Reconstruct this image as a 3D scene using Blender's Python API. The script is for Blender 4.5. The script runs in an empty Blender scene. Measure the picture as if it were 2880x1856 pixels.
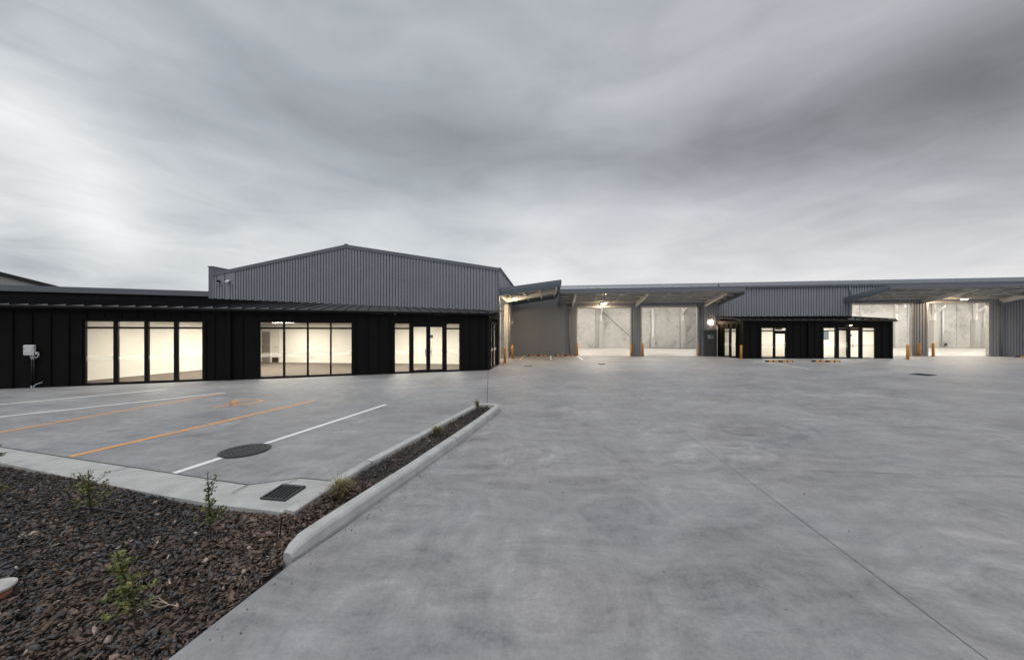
import bpy, math, random
import numpy as np
from mathutils import Vector
R = math.radians
rnd = random.Random(7)
S = bpy.context.scene
COL = S.collection

# ------------------------------------------------------------------ camera
cam_d = bpy.data.cameras.new("camera"); cam = bpy.data.objects.new("camera", cam_d); COL.objects.link(cam)
CH, FOC, HX, HY = 2.0, 1000.0, 1440.0, 932.0          # eye height (m), focal length and horizon measured on the photo
cam.location = (0, 0, CH); cam.rotation_euler = (R(90), 0, 0)
cam_d.sensor_width = 36; cam_d.lens = 36 * FOC / 2880; cam_d.shift_y = (HY - 928) / 2880
cam_d.clip_start = 0.05; cam_d.clip_end = 3000
S.camera = cam
S.view_settings.view_transform = 'Standard'; S.view_settings.look = 'None'
S.view_settings.exposure = 0.0; S.view_settings.gamma = 1.0
S.cycles.use_denoising = True
S.cycles.max_bounces = 8; S.cycles.diffuse_bounces = 4; S.cycles.transparent_max_bounces = 16
S.cycles.sample_clamp_indirect = 6.0

# ------------------------------------------------------------------ node helpers
class NT:
    def __init__(s, tree): s.t = tree; s.n = tree.nodes; s.l = tree.links
    def new(s, kind, **kw):
        n = s.n.new(kind)
        for k, v in kw.items(): setattr(n, k, v)
        return n
    def put(s, sock, v):
        if hasattr(v, 'is_output'): s.l.new(v, sock)
        else: sock.default_value = v
    def math(s, op, a, b=0.0, c=0.0, clamp=False):
        n = s.new('ShaderNodeMath', operation=op, use_clamp=clamp)
        s.put(n.inputs[0], a); s.put(n.inputs[1], b); s.put(n.inputs[2], c); return n.outputs[0]
    def vmath(s, op, a, b=(0, 0, 0)):
        n = s.new('ShaderNodeVectorMath', operation=op)
        s.put(n.inputs[0], a); s.put(n.inputs[1], b)
        return n.outputs['Value'] if op in ('DOT_PRODUCT', 'LENGTH') else n.outputs[0]
    def noise(s, vec, scale, detail=4, rough=.5, dist=0.0):
        n = s.new('ShaderNodeTexNoise'); s.put(n.inputs['Vector'], vec)
        n.inputs['Scale'].default_value = scale; n.inputs['Detail'].default_value = detail
        n.inputs['Roughness'].default_value = rough; n.inputs['Distortion'].default_value = dist
        return n.outputs['Fac']
    def mapr(s, v, a, b, c=0.0, d=1.0, smooth=False):
        n = s.new('ShaderNodeMapRange'); n.clamp = True
        if smooth: n.interpolation_type = 'SMOOTHSTEP'
        s.put(n.inputs['Value'], v)
        for k, x in zip(('From Min', 'From Max', 'To Min', 'To Max'), (a, b, c, d)): s.put(n.inputs[k], x)
        return n.outputs['Result']
    def mix(s, f, a, b, blend='MIX'):
        n = s.new('ShaderNodeMix', data_type='RGBA', blend_type=blend)
        s.put(n.inputs['Factor'], f)
        s.put(n.inputs['A'], a if hasattr(a, 'is_output') else tuple(a) + (1,) if len(a) == 3 else a)
        s.put(n.inputs['B'], b if hasattr(b, 'is_output') else tuple(b) + (1,) if len(b) == 3 else b)
        return [o for o in n.outputs if o.type == 'RGBA'][0]
    def ramp(s, v, stops):
        n = s.new('ShaderNodeValToRGB'); e = n.color_ramp.elements
        while len(e) < len(stops): e.new(.5)
        for k, (p, c) in zip(e, stops): k.position = p; k.color = tuple(c) + (1,)
        s.put(n.inputs['Fac'], v); return n.outputs['Color']

# ------------------------------------------------------------------ world: dusk overcast
SUN_EL, SUN_AZ = R(64), R(-152)                      # faint sun through cloud, behind and left of the camera
W = bpy.data.worlds.new("World"); S.world = W; W.use_nodes = True
t = NT(W.node_tree); t.n.clear()
sky = t.new('ShaderNodeTexSky', sky_type='NISHITA'); sky.sun_disc = False
sky.sun_elevation = SUN_EL; sky.sun_rotation = SUN_AZ; sky.air_density = 1.5; sky.dust_density = 3
tc = t.new('ShaderNodeTexCoord'); D = t.vmath('NORMALIZE', tc.outputs['Generated'])
sx = t.new('ShaderNodeSeparateXYZ'); t.put(sx.inputs[0], D); dx, dy, dz = sx.outputs
zz = t.math('MAXIMUM', dz, 0.0)
def dn(sc, o, detail, rough, dist):                           # layered cloud: long in azimuth, thin in elevation
    return t.noise(t.vmath('ADD', t.vmath('MULTIPLY', D, sc), o), 1.0, detail, rough, dist)
n1 = dn((1.5, 1.5, 4.2), (3.1, 1.7, .4), 2, .4, .5)
n2 = dn((3.0, 3.0, 9.0), (8.3, 4.2, 2), 4, .5, .7)
n3 = dn((6.0, 6.0, 21.0), (1.3, 9.2, 5), 5, .55, .9)
def blob(px, py, power):
    v = Vector(((px - HX) / FOC, 1, (HY - py) / FOC)).normalized()
    return t.math('POWER', t.math('MAXIMUM', t.vmath('DOT_PRODUCT', D, tuple(v)), 0.0), power)
def add(a, b): return t.math('ADD', a, b)
def mul(a, b): return t.math('MULTIPLY', a, b)
hor = t.math('POWER', t.math('SUBTRACT', 1.0, t.math('DIVIDE', zz, .46), clamp=True), 1.15)
B = add(.47, mul(mul(hor, .42), t.mapr(dy, -.6, .15, .15, 1.0)))       # the dusk horizon behind the camera is dim
B = add(B, mul(t.mapr(zz, .64, .95, 0, 1, True), .58))       # an overcast sky is brightest overhead, above the picture
B = add(B, mul(mul(t.mapr(dy, .0, -.7, 0, 1, True), t.mapr(zz, .25, .65, -.15, .45)), 1.0))
g_ = t.math('DIVIDE', t.math('SUBTRACT', zz, t.math('SUBTRACT', .455, mul(dx, .11))), .105)
B = add(B, mul(mul(t.math('POWER', 2.718, mul(mul(g_, g_), -1.0)), t.mapr(dx, -.55, .75)), -.19))
B = add(B, mul(t.math('SUBTRACT', n1, .5), .34))
B = add(B, mul(t.math('SUBTRACT', n2, .5), t.mapr(zz, .05, .5, .28, .25)))
B = add(B, mul(t.math('SUBTRACT', n3, .5), add(t.mapr(zz, .02, .42, .28, .07), t.mapr(dx, -.5, -.8, 0, .26))))
for px, py, pw, amp in ((20, 330, 420, .24), (200, 505, 420, .18), (300, 630, 380, .20), (120, 560, 120, .05), (96, 412, 900, -.14), (120, 735, 350, -.24), (470, 790, 300, -.16),
                        (1740, 265, 160, .05), (240, 130, 120, .06), (1540, 720, 120, .05), (2840, 320, 40, -.13), (2450, 250, 90, .06), (1250, 420, 120, -.04)):
    B = add(B, mul(blob(px, py, pw), amp))
B = t.math('MAXIMUM', B, .12)
warm = t.mapr(dx, -.2, .8)
tint = t.mix(warm, (.915, .985, 1.065), (.965, .98, 1.05))
pale = t.mapr(B, .45, .85)
tint = t.mix(t.math('MULTIPLY', pale, .85), tint, t.mix(t.mapr(dx, -.1, .7), (.985, 1.0, 1.0), (1.012, 1.0, .99)))
cb = t.new('ShaderNodeBackground'); t.put(cb.inputs['Color'], tint); t.put(cb.inputs['Strength'], B)
nb = t.new('ShaderNodeBackground'); t.put(nb.inputs['Color'], sky.outputs[0]); nb.inputs['Strength'].default_value = .08
ms = t.new('ShaderNodeMixShader'); ms.inputs[0].default_value = .95
t.l.new(nb.outputs[0], ms.inputs[1]); t.l.new(cb.outputs[0], ms.inputs[2])
wo = t.new('ShaderNodeOutputWorld'); t.l.new(ms.outputs[0], wo.inputs['Surface'])

sl = bpy.data.lights.new("sun", 'SUN'); sl.energy = .72; sl.angle = R(35); sl.color = (1, .95, .88)
so = bpy.data.objects.new("sun", sl); COL.objects.link(so)
sd = Vector((math.sin(SUN_AZ) * math.cos(SUN_EL), math.cos(SUN_AZ) * math.cos(SUN_EL), math.sin(SUN_EL)))
so.rotation_euler = (-sd).to_track_quat('-Z', 'Y').to_euler(); so.location = (0, 0, 50)

# ------------------------------------------------------------------ materials
def base_mat(name):
    m = bpy.data.materials.new(name); m.use_nodes = True
    t = NT(m.node_tree); b = t.n['Principled BSDF']
    return m, t, b
def pm(name, col, rough=.6, var=.12, scale=3.0, bump=0.0, bscale=40., metal=0.0, spec=.5, fine=0.0, stretch=(1, 1, 1)):
    m, t, b = base_mat(name)
    tc = t.new('ShaderNodeTexCoord'); v = t.vmath('MULTIPLY', tc.outputs['Object'], stretch)
    n = t.noise(v, scale, 5, .55)
    lo = tuple(c * (1 - var) for c in col); hi = tuple(min(1, c * (1 + var)) for c in col)
    c = t.mix(t.mapr(n, .3, .7), lo, hi)
    if fine:
        f = t.noise(v, scale * 25, 2, .5)
        c = t.mix(1.0, c, t.ramp(f, ((.3, (1 - fine,) * 3), (.7, (1,) * 3))), 'MULTIPLY')
    t.put(b.inputs['Base Color'], c)
    t.put(b.inputs['Roughness'], t.mapr(n, .3, .7, max(0, rough - .08), min(1, rough + .08)))
    b.inputs['Metallic'].default_value = metal; b.inputs['Specular IOR Level'].default_value = spec
    if bump:
        bp = t.new('ShaderNodeBump'); bp.inputs['Strength'].default_value = bump; bp.inputs['Distance'].default_value = .01
        t.put(bp.inputs['Height'], t.noise(v, bscale, 3, .6)); t.l.new(bp.outputs[0], b.inputs['Normal'])
    return m
def emit(name, col, strength):
    m, t, b = base_mat(name)
    b.inputs['Base Color'].default_value = tuple(col) + (1,)
    b.inputs['Emission Color'].default_value = tuple(col) + (1,); b.inputs['Emission Strength'].default_value = strength
    return m
def paint(name, col, worn):
    m, t, b = base_mat(name); v = t.new('ShaderNodeTexCoord').outputs['Object']
    n = t.noise(v, 9, 6, .7); n2 = t.noise(v, 1.3, 4, .6)
    c = t.mix(t.mapr(n2, .3, .7), tuple(x * .86 for x in col), col)
    c = t.mix(t.mapr(t.math('ADD', n, t.math('MULTIPLY', n2, .25)), .70 - worn, .80 - worn, 0, .85), c, (.30, .31, .325))
    t.put(b.inputs['Base Color'], c); b.inputs['Roughness'].default_value = .65; return m
def glass_mat(name, gloss=1.0):
    m, t, b = base_mat(name); t.n.remove(b)
    tr = t.new('ShaderNodeBsdfTransparent'); tr.inputs[0].default_value = (.95, .965, .955, 1)
    gl = t.new('ShaderNodeBsdfGlossy'); gl.inputs['Roughness'].default_value = .015
    lw_ = t.new('ShaderNodeLayerWeight'); lw_.inputs['Blend'].default_value = .5
    mx = t.new('ShaderNodeMixShader'); t.put(mx.inputs[0], t.math('ADD', .035, t.math('MULTIPLY', t.math('POWER', lw_.outputs['Facing'], 5.0), .9 * gloss)))
    t.l.new(tr.outputs[0], mx.inputs[1]); t.l.new(gl.outputs[0], mx.inputs[2])
    t.l.new(mx.outputs[0], t.n['Material Output'].inputs['Surface'])
    return m
def film_mat(name):
    m, t, b = base_mat(name); t.n.remove(b)
    tr = t.new('ShaderNodeBsdfTransparent'); df = t.new('ShaderNodeBsdfTranslucent'); df.inputs[0].default_value = (.8, .8, .78, 1)
    mx = t.new('ShaderNodeMixShader'); mx.inputs[0].default_value = .2
    t.l.new(tr.outputs[0], mx.inputs[1]); t.l.new(df.outputs[0], mx.inputs[2])
    t.l.new(mx.outputs[0], t.n['Material Output'].inputs['Surface'])
    return m
def concrete_yard():
    m, t, b = base_mat('yard_concrete')
    g = t.new('ShaderNodeNewGeometry'); v = g.outputs['Position']
    w = t.new('ShaderNodeTexNoise'); t.put(w.inputs['Vector'], v); w.inputs['Scale'].default_value = .55; w.inputs['Detail'].default_value = 2
    warp = t.vmath('ADD', v, t.vmath('MULTIPLY', t.vmath('SUBTRACT', w.outputs['Color'], (.5, .5, .5)), (.9, .9, 0)))
    a = t.noise(warp, .5, 5, .62, .2)
    s1 = t.noise(t.vmath('MULTIPLY', warp, (1.0, 3.0, 1)), 1.2, 9, .72, .35)
    s2 = t.noise(t.vmath('MULTIPLY', warp, (2.6, 1.0, 1)), 2.4, 9, .74, .5)
    f = t.noise(v, 34, 5, .75)
    def arcs(scale, o, fr_):                              # the power float's overlapping sweeps
        vo = t.new('ShaderNodeTexVoronoi'); vo.voronoi_dimensions = '2D'; vo.inputs['Scale'].default_value = scale; vo.inputs['Randomness'].default_value = .9
        t.put(vo.inputs['Vector'], t.vmath('ADD', warp, o))
        cb_ = t.new('ShaderNodeCombineXYZ'); t.put(cb_.inputs[0], t.math('MULTIPLY', vo.outputs['Distance'], fr_))
        sc_ = t.new('ShaderNodeSeparateColor'); t.put(sc_.inputs[0], vo.outputs['Color']); t.put(cb_.inputs[1], t.math('MULTIPLY', sc_.outputs[0], 40.0))
        n_ = t.noise(t.vmath('ADD', cb_.outputs[0], t.vmath('MULTIPLY', v, (.9, .9, 0))), 1.0, 5, .7, .2)
        m_ = t.mapr(vo.outputs['Distance'], .28, .52, 1.0, 0.0, True)
        return t.math('MULTIPLY', t.math('SUBTRACT', n_, .5), m_)
    q1 = arcs(.42, (0, 0, 0), 7.0); q2 = arcs(.55, (3.7, 1.9, 0), 8.0)
    k = t.math('ADD', t.math('MULTIPLY', a, .36), t.math('ADD', t.math('MULTIPLY', s1, .40), t.math('MULTIPLY', s2, .24)))
    k = t.math('ADD', k, t.math('MULTIPLY', t.math('ADD', q1, q2), .30))
    k = t.math('ADD', k, t.math('MULTIPLY', t.math('SUBTRACT', f, .5), .26))
    c = t.ramp(k, ((.36, (.140, .148, .162)), (.45, (.220, .230, .247)), (.55, (.290, .301, .317)), (.66, (.385, .395, .409))))
    hue = t.noise(t.vmath('ADD', warp, (7, 3, 1)), .8, 3, .5)
    c = t.mix(t.mapr(hue, .35, .7), c, t.mix(1.0, c, (1.05, .995, .97), 'MULTIPLY'))
    # dark trowel burns and smears
    d = t.noise(t.vmath('MULTIPLY', warp, (1.3, 3.4, 1)), .75, 8, .74, .6)
    c = t.mix(t.mapr(d, .55, .74, 0, .60), c, (.150, .156, .172))
    sp = t.new('ShaderNodeTexVoronoi'); sp.inputs['Scale'].default_value = 2.1; t.put(sp.inputs['Vector'], v)
    c = t.mix(t.mapr(sp.outputs['Distance'], .022, .034, .85, 0), c, (.07, .07, .075))
    t.put(b.inputs['Base Color'], c)
    t.put(b.inputs['Roughness'], t.mapr(k, .35, .7, .48, .72)); b.inputs['Specular IOR Level'].default_value = .35
    bp = t.new('ShaderNodeBump'); bp.inputs['Strength'].default_value = .12; bp.inputs['Distance'].default_value = .01
    t.put(bp.inputs['Height'], t.math('ADD', f, t.math('MULTIPLY', s1, 1.5))); t.l.new(bp.outputs[0], b.inputs['Normal'])
    return m
def concrete_panel(name, base, form=True):
    m, t, b = base_mat(name)
    v = t.new('ShaderNodeTexCoord').outputs['Object']
    a = t.noise(v, .55, 6, .62, .4); c2 = t.noise(v, 2.6, 6, .65, .8); f = t.noise(v, 18, 3, .6)
    k = t.math('ADD', t.math('MULTIPLY', a, .55), t.math('ADD', t.math('MULTIPLY', c2, .35), t.math('MULTIPLY', f, .10)))
    lo = tuple(x * .60 for x in base); hi = tuple(min(1, x * 1.15) for x in base)
    c = t.ramp(k, ((.36, lo), (.50, base), (.64, hi)))
    t.put(b.inputs['Base Color'], c); b.inputs['Roughness'].default_value = .8
    return m
def stone_mat():
    m, t, b = base_mat('crushed_rock')
    at = t.new('ShaderNodeAttribute', attribute_name='tone')
    c = t.ramp(at.outputs['Fac'], ((0, (.022, .024, .028)), (.14, (.058, .061, .069)), (.24, (.100, .103, .112)), (.32, (.055, .045, .039)), (.50, (.122, .084, .064)), (.68, (.190, .130, .100)), (.82, (.13, .108, .095)), (.92, (.34, .24, .19)), (1, (.50, .45, .40))))
    v = t.new('ShaderNodeTexCoord').outputs['Object']
    n = t.noise(v, 60, 4, .6)
    c = t.mix(1.0, c, t.ramp(n, ((.3, (.6, .6, .6)), (.7, (1.25, 1.22, 1.2)))), 'MULTIPLY')
    t.put(b.inputs['Base Color'], c); b.inputs['Roughness'].default_value = .75
    return m
M = dict(
    yard=concrete_yard(),
    soil=pm('bed_soil', (.03, .026, .024), .95, .4, 30, .6, 60),
    ground=pm('earth', (.10, .09, .075), .95, .3, .4),
    stone=stone_mat(),
    kerb=pm('kerb_concrete', (.47, .475, .475), .8, .16, 4, .3, 120, fine=.22),
    joint=pm('joint_filler', (.075, .075, .078), .8, .2),
    white_paint=paint('white_line_paint', (.86, .87, .87), .0),
    orange_paint=paint('orange_line_paint', (.84, .38, .10), .02),
    faded_orange=pm('faded_orange_paint', (.42, .30, .20), .7, .2, 10, fine=.3),
    slate=pm('slate_steel_sheet', (.285, .301, .334), .45, .05, .8),
    slate_flash=pm('slate_steel_flashing', (.165, .178, .202), .4, .06, 1.2),
    roof=pm('grey_roof_sheet', (.27, .285, .31), .32, .08, .6, metal=.3),
    black=pm('black_steel_cladding', (.0088, .0085, .0092), .55, .2, 1.5, spec=.12, fine=.3),
    black_roof=pm('black_roof_sheet', (.026, .026, .029), .38, .12, 1.5, spec=.6),
    black_frame=pm('black_window_frame', (.006, .0056, .0065), .5, .1, 3, spec=.18),
    steel=pm('blue_grey_steel', (.105, .135, .160), .45, .1, 2),
    galv=pm('galvanised_steel', (.42, .41, .39), .42, .14, 5, metal=.35),
    purlin=pm('galvanised_purlin', (.72, .70, .66), .5, .08, 5),
    panel=concrete_panel('precast_concrete', (.47, .46, .435)),
    plinth=pm('painted_column_casing', (.44, .43, .40), .6, .06, 3),
    slab=pm('warehouse_floor_slab', (.45, .435, .41), .42, .06, .9),
    cream=pm('cream_plasterboard', (.84, .81, .76), .8, .015, 1),
    ceiling=pm('white_ceiling_tile', (.78, .76, .72), .85, .02, 2),
    carpet=pm('brown_carpet', (.135, .110, .092), .95, .16, 3, .3, 90, fine=.2, stretch=(1, 4, 1)),
    greydoor=pm('grey_timber_door', (.30, .27, .23), .6, .15, 4),
    glass=glass_mat('window_glass'),
    film=film_mat('frosted_film'),
    chrome=pm('brushed_steel', (.62, .60, .57), .25, .05, 8, metal=1.0),
    yellow=pm('safety_yellow_paint', (.66, .30, .045), .42, .08, 6),
    rubber=pm('black_rubber', (.018, .018, .018), .75, .2, 20, .3, 60),
    ironwork=pm('cast_iron', (.030, .031, .033), .55, .25, 12, .3, 60),
    worn_iron=pm('worn_iron', (.085, .085, .088), .4, .25, 12),
    void=pm('dark_pit', (.006, .006, .006), .9, .1),
    white_plastic=pm('white_plastic', (.66, .67, .68), .45, .04, 5),
    grey_plastic=pm('grey_conduit', (.50, .51, .52), .5, .06, 5),
    blue_plastic=pm('blue_pipe', (.02, .10, .24), .45, .1, 5),
    sign_blue=pm('sign_blue', (.012, .055, .17), .5, .05, 5),
    sign_white=pm('sign_white', (.72, .73, .73), .5, .05, 5),
    sign_green=pm('sign_green', (.01, .16, .10), .5, .05, 5),
    sign_brown=pm('sign_dark_face', (.06, .035, .02), .5, .05, 5),
    darksteel=pm('dark_door_sheet', (.085, .083, .080), .45, .06, 2),
    far_sheet=pm('pale_grey_sheet', (.42, .41, .40), .55, .06, 1),
    far_trim=pm('charcoal_trim', (.022, .021, .022), .5, .1, 1),
    leaf=pm('sapling_leaf', (.090, .115, .028), .5, .45, 14),
    leaf_young=pm('young_leaf', (.175, .185, .042), .5, .35, 14),
    stem=pm('dark_stem', (.035, .028, .024), .8, .2, 20),
    tussock=pm('dry_tussock_grass', (.200, .175, .080), .7, .35, 12),
    twig=pm('dry_twig', (.36, .29, .22), .8, .2, 20),
    poly=pm('black_poly_pipe', (.016, .016, .018), .5, .2, 10),
    terracotta=pm('terracotta_pipe', (.30, .12, .06), .7, .2, 8),
    lid=pm('pale_pit_lid', (.48, .48, .46), .7, .2, 14, fine=.3),
    tinted=pm('dark_floodlight_body', (.05, .05, .055), .4, .1, 5),
    em_flood=emit('lit_floodlight_glass', (1.0, .74, .46), 950.0),
    em_bulk=emit('lit_bulkhead_lens', (1.0, .66, .42), 80.0),
    em_office=emit('lit_ceiling_panel', (1.0, .91, .77), 98.0),
    em_down=emit('lit_downlight', (1.0, .72, .42), 90.0),
    em_bay=emit('lit_high_bay', (1.0, .945, .86), 340.0),
)

# ------------------------------------------------------------------ mesh helpers
WLOC = {}
class MB:
    """collects faces, in world coordinates, for ONE mesh object"""
    def __init__(s): s.v = []; s.f = []
    def face(s, *pts):
        i = len(s.v); s.v += [tuple(p) for p in pts]; s.f.append(tuple(range(i, i + len(pts)))); return s
    def hexa(s, b, tp):      # b, tp: 4 points each, same order
        i = len(s.v); s.v += [tuple(p) for p in b] + [tuple(p) for p in tp]
        s.f += [(i+3, i+2, i+1, i), (i+4, i+5, i+6, i+7)] + [(i+k, i+(k+1) % 4, i+4+(k+1) % 4, i+4+k) for k in range(4)]
        return s
    def prism(s, poly, z0, z1):
        n = len(poly); i = len(s.v)
        z0f = z0 if callable(z0) else (lambda x, y: z0); z1f = z1 if callable(z1) else (lambda x, y: z1)
        s.v += [(x, y, z0f(x, y)) for x, y in poly] + [(x, y, z1f(x, y)) for x, y in poly]
        s.f += [tuple(range(i + n - 1, i - 1, -1)), tuple(range(i + n, i + 2 * n))]
        s.f += [(i + k, i + (k + 1) % n, i + n + (k + 1) % n, i + n + k) for k in range(n)]
        return s
    def box(s, c, d, ax=(1, 0)):      # centre, full sizes (along ax, across, up), horizontal axis
        a = Vector((ax[0], ax[1], 0)).normalized(); b = Vector((-a.y, a.x, 0)); z = Vector((0, 0, 1)); c = Vector(c)
        q = [c + a * (sa * d[0] / 2) + b * (sb * d[1] / 2) for sa, sb in ((-1, -1), (1, -1), (1, 1), (-1, 1))]
        return s.hexa([p - z * d[2] / 2 for p in q], [p + z * d[2] / 2 for p in q])
    def tube(s, path, r, n=8, cap=True):
        P = [Vector(p) for p in path]; rs = r if isinstance(r, (list, tuple)) else [r] * len(P)
        i0 = len(s.v); prev = None
        for k, p in enumerate(P):
            d = (P[min(k + 1, len(P) - 1)] - P[max(k - 1, 0)]).normalized()
            ref = prev if prev is not None else (Vector((0, 0, 1)) if abs(d.z) < .9 else Vector((1, 0, 0)))
            a = (ref - d * ref.dot(d)).normalized(); b = d.cross(a); prev = a
            for j in range(n):
                th = 2 * math.pi * j / n; s.v.append(tuple(p + (a * math.cos(th) + b * math.sin(th)) * rs[k]))
        for k in range(len(P) - 1):
            for j in range(n):
                a_, b_ = i0 + k * n + j, i0 + k * n + (j + 1) % n
                s.f.append((a_, b_, b_ + n, a_ + n))
        if cap:
            s.f.append(tuple(range(i0 + n - 1, i0 - 1, -1))); e = i0 + (len(P) - 1) * n; s.f.append(tuple(range(e, e + n)))
        return s
    def disc(s, c, r, h, n=24, nrm=(0, 0, 1)):
        c = Vector(c); nn = Vector(nrm).normalized(); return s.tube([c, c + nn * h], r, n)
    def build(s, name, mat, parent=None, smooth=False, bevel=0.0):
        me = bpy.data.meshes.new(name); w = WLOC.get(parent.name, (0, 0, 0)) if parent else None
        if w is None: w = (0, 0, 0)
        me.from_pydata([(x - w[0], y - w[1], z - w[2]) for x, y, z in s.v], [], s.f)
        me.materials.append(mat if not isinstance(mat, str) else M[mat])
        if smooth:
            me.polygons.foreach_set('use_smooth', [True] * len(me.polygons))
        o = bpy.data.objects.new(name, me); COL.objects.link(o)
        if parent: o.parent = parent
        WLOC[o.name] = w
        if bevel:
            b = o.modifiers.new('bevel', 'BEVEL'); b.width = bevel; b.segments = 2; b.limit_method = 'ANGLE'
        return o
def tag(o, label=None, cat=None, group=None, kind=None):
    if label: o['label'] = label
    if cat: o['category'] = cat
    if group: o['group'] = group
    if kind: o['kind'] = kind
    return o
def thing(name, loc, label, cat, group=None):
    o = bpy.data.objects.new(name, None); o.empty_display_size = .2; COL.objects.link(o)
    o.location = loc; WLOC[o.name] = tuple(loc)
    return tag(o, label, cat, group)
def dup(root, loc, label, rotz=0.0):
    r = root.copy(); COL.objects.link(r); r.location = loc; r.rotation_euler = (0, 0, rotz); r['label'] = label
    for ch in list(root.children):
        c = ch.copy(); COL.objects.link(c); c.parent = r
        for g_ in list(ch.children):
            d = g_.copy(); COL.objects.link(d); d.parent = c
    return r
def sm(x): x = max(0., min(1., x)); return x * x * (3 - 2 * x)
def zg(x, y=0): return .16 * sm((x - 8) / 28)       # the yard rises gently to the right
def G(px, py, h=0.0):                               # where the photo's pixel meets the ground (h above it)
    z = h
    for _ in range(6):
        d = FOC * (CH - z) / (py - HY); x = (px - HX) / FOC * d; z = zg(x) + h
    return Vector((x, d, z))
def AT(px, py, d): return Vector(((px - HX) / FOC * d, d, CH + (HY - py) / FOC * d))
class Wall:
    """a vertical plane: origin, direction u along it, outward normal n"""
    def __init__(s, o, u, n):
        s.o = Vector((o[0], o[1], 0)); s.u = Vector((u[0], u[1], 0)).normalized(); s.n = Vector((n[0], n[1], 0)).normalized()
    def p(s, u, n, z): return s.o + s.u * u + s.n * n + Vector((0, 0, z))
    def uz(s, px, py=HY, n=0.0):
        r = Vector(((px - HX) / FOC, 1, 0)); o = s.o + s.n * n
        d = o.dot(s.n) / r.dot(s.n); q = r * d
        return (q - o).dot(s.u), CH + (HY - py) / FOC * d
    def u_of(s, px): return s.uz(px)[0]
    def box(s, mb, u0, u1, n0, n1, z0, z1):
        f = lambda u, n, z: s.p(u, n, z)
        return mb.hexa([f(u0, n0, z0), f(u1, n0, z0), f(u1, n1, z0), f(u0, n1, z0)], [f(u0, n0, z1), f(u1, n0, z1), f(u1, n1, z1), f(u0, n1, z1)])
def ribbed(mb, W, u0, u1, z0, z1, pitch=.2, crest=None, depth=.045, flank=.005, n0=0.0, brk=()):
    """folded steel sheet: narrow deep valleys between wide pans, or (crest given) raised seams on a flat pan"""
    if u1 < u0: u0, u1 = u1, u0
    f0 = z0 if callable(z0) else (lambda u: z0); f1 = z1 if callable(z1) else (lambda u: z1)
    if crest is None: w, d0, d1 = .052, depth, -.03
    else: w, d0, d1 = crest, 0.0, depth
    pts = [(u0, d0)]; k = math.ceil((u0 - .001) / pitch); m_ = w / 2 + flank + .002
    while k * pitch < u1:
        b = k * pitch
        if b - m_ > u0 and b + m_ < u1: pts += [(b - w / 2 - flank, d0), (b - w / 2, d1), (b + w / 2, d1), (b + w / 2 + flank, d0)]
        k += 1
    pts += [(b_, d0) for b_ in brk if u0 < b_ < u1 and abs(b_ / pitch - round(b_ / pitch)) * pitch > m_]
    pts.append((u1, d0)); pts = sorted(pts, key=lambda p: p[0])
    i = len(mb.v)
    for u, d in pts:
        mb.v.append(tuple(W.p(u, n0 + d, f0(u)))); mb.v.append(tuple(W.p(u, n0 + d, f1(u))))
    for k in range(len(pts) - 1):
        a = i + 2 * k; mb.f.append((a, a + 2, a + 3, a + 1))
    return mb

# ------------------------------------------------------------------ measured frame of the site
sN = Vector((.0995, .995, 0)).normalized()                 # depth direction of the warehouse
wN = Vector((.995, -.0995, 0)).normalized()                # along its long front, to the right
FW = Wall((0, 30), wN, -sN)                                # long front of the right-hand warehouse
CG = Vector((-.817, 21.50, 0))                             # right front corner of the gabled warehouse
GW = Wall(CG, -wN, -sN)                                    # gable wall, u runs left
SW = Wall(CG, sN, wN)                                      # its right side wall, u runs back
CA = Vector((-1.229, 18.35, 0)); uA = Vector((-.940, -.341, 0)).normalized(); nA = Vector((.341, -.940, 0)).normalized()
FA = Wall(CA, uA, nA)                                      # skewed front of the left office, u runs left
GU = GW.uz(600)[0]                                         # width of the gable wall
GR = GW.uz(974)[0]                                         # ridge
DEP = 14.3                                                 # depth of the long warehouse
FU = 62.0                                                  # its length

# ------------------------------------------------------------------ ground, yard, kerbs, gravel
mb = MB(); mb.face((-700, -300, -.4), (700, -300, -.4), (700, 900, -.4), (-700, 900, -.4))
tag(mb.build('ground', 'ground'), 'bare earth stretching away beyond the site', 'ground', kind='structure')
kl = lambda x: 6.135 - .2806 * (x + 8.83)                  # line where the parking bays meet the edge kerb
poly = [(8, -14), (8, 62), (-30, 62), (-30, kl(-30)), (-8.83, 6.135), (-3.43, 4.62), (-2.885, 4.837), (-2.36, 4.75), (-1.62, 4.75),
        (-1.537, 4.31), (-1.717, 3.604), (-1.905, 3.063), (-2.10, 2.165), (-5.9, -14)]
mb = MB(); mb.f = [];
import mathutils.geometry as mg
tri = mg.tessellate_polygon([[Vector((x, y, 0)) for x, y in poly]])
mb.v = [(x, y, 0) for x, y in poly]; mb.f = [tuple(reversed(f)) if (Vector(poly[f[1]]) - Vector(poly[f[0]])).cross(Vector(poly[f[2]]) - Vector(poly[f[0]])) < 0 else tuple(f) for f in tri]
xs = [8 + 2 * k for k in range(15)] + [80, 120]
for a, b in zip(xs, xs[1:]):
    mb.face((a, -14, zg(a)), (b, -14, zg(b)), (b, 62, zg(b)), (a, 62, zg(a)))
tag(mb.build('yard_pavement', 'yard'), 'wide grey trowelled concrete yard', 'yard', kind='structure')

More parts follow.
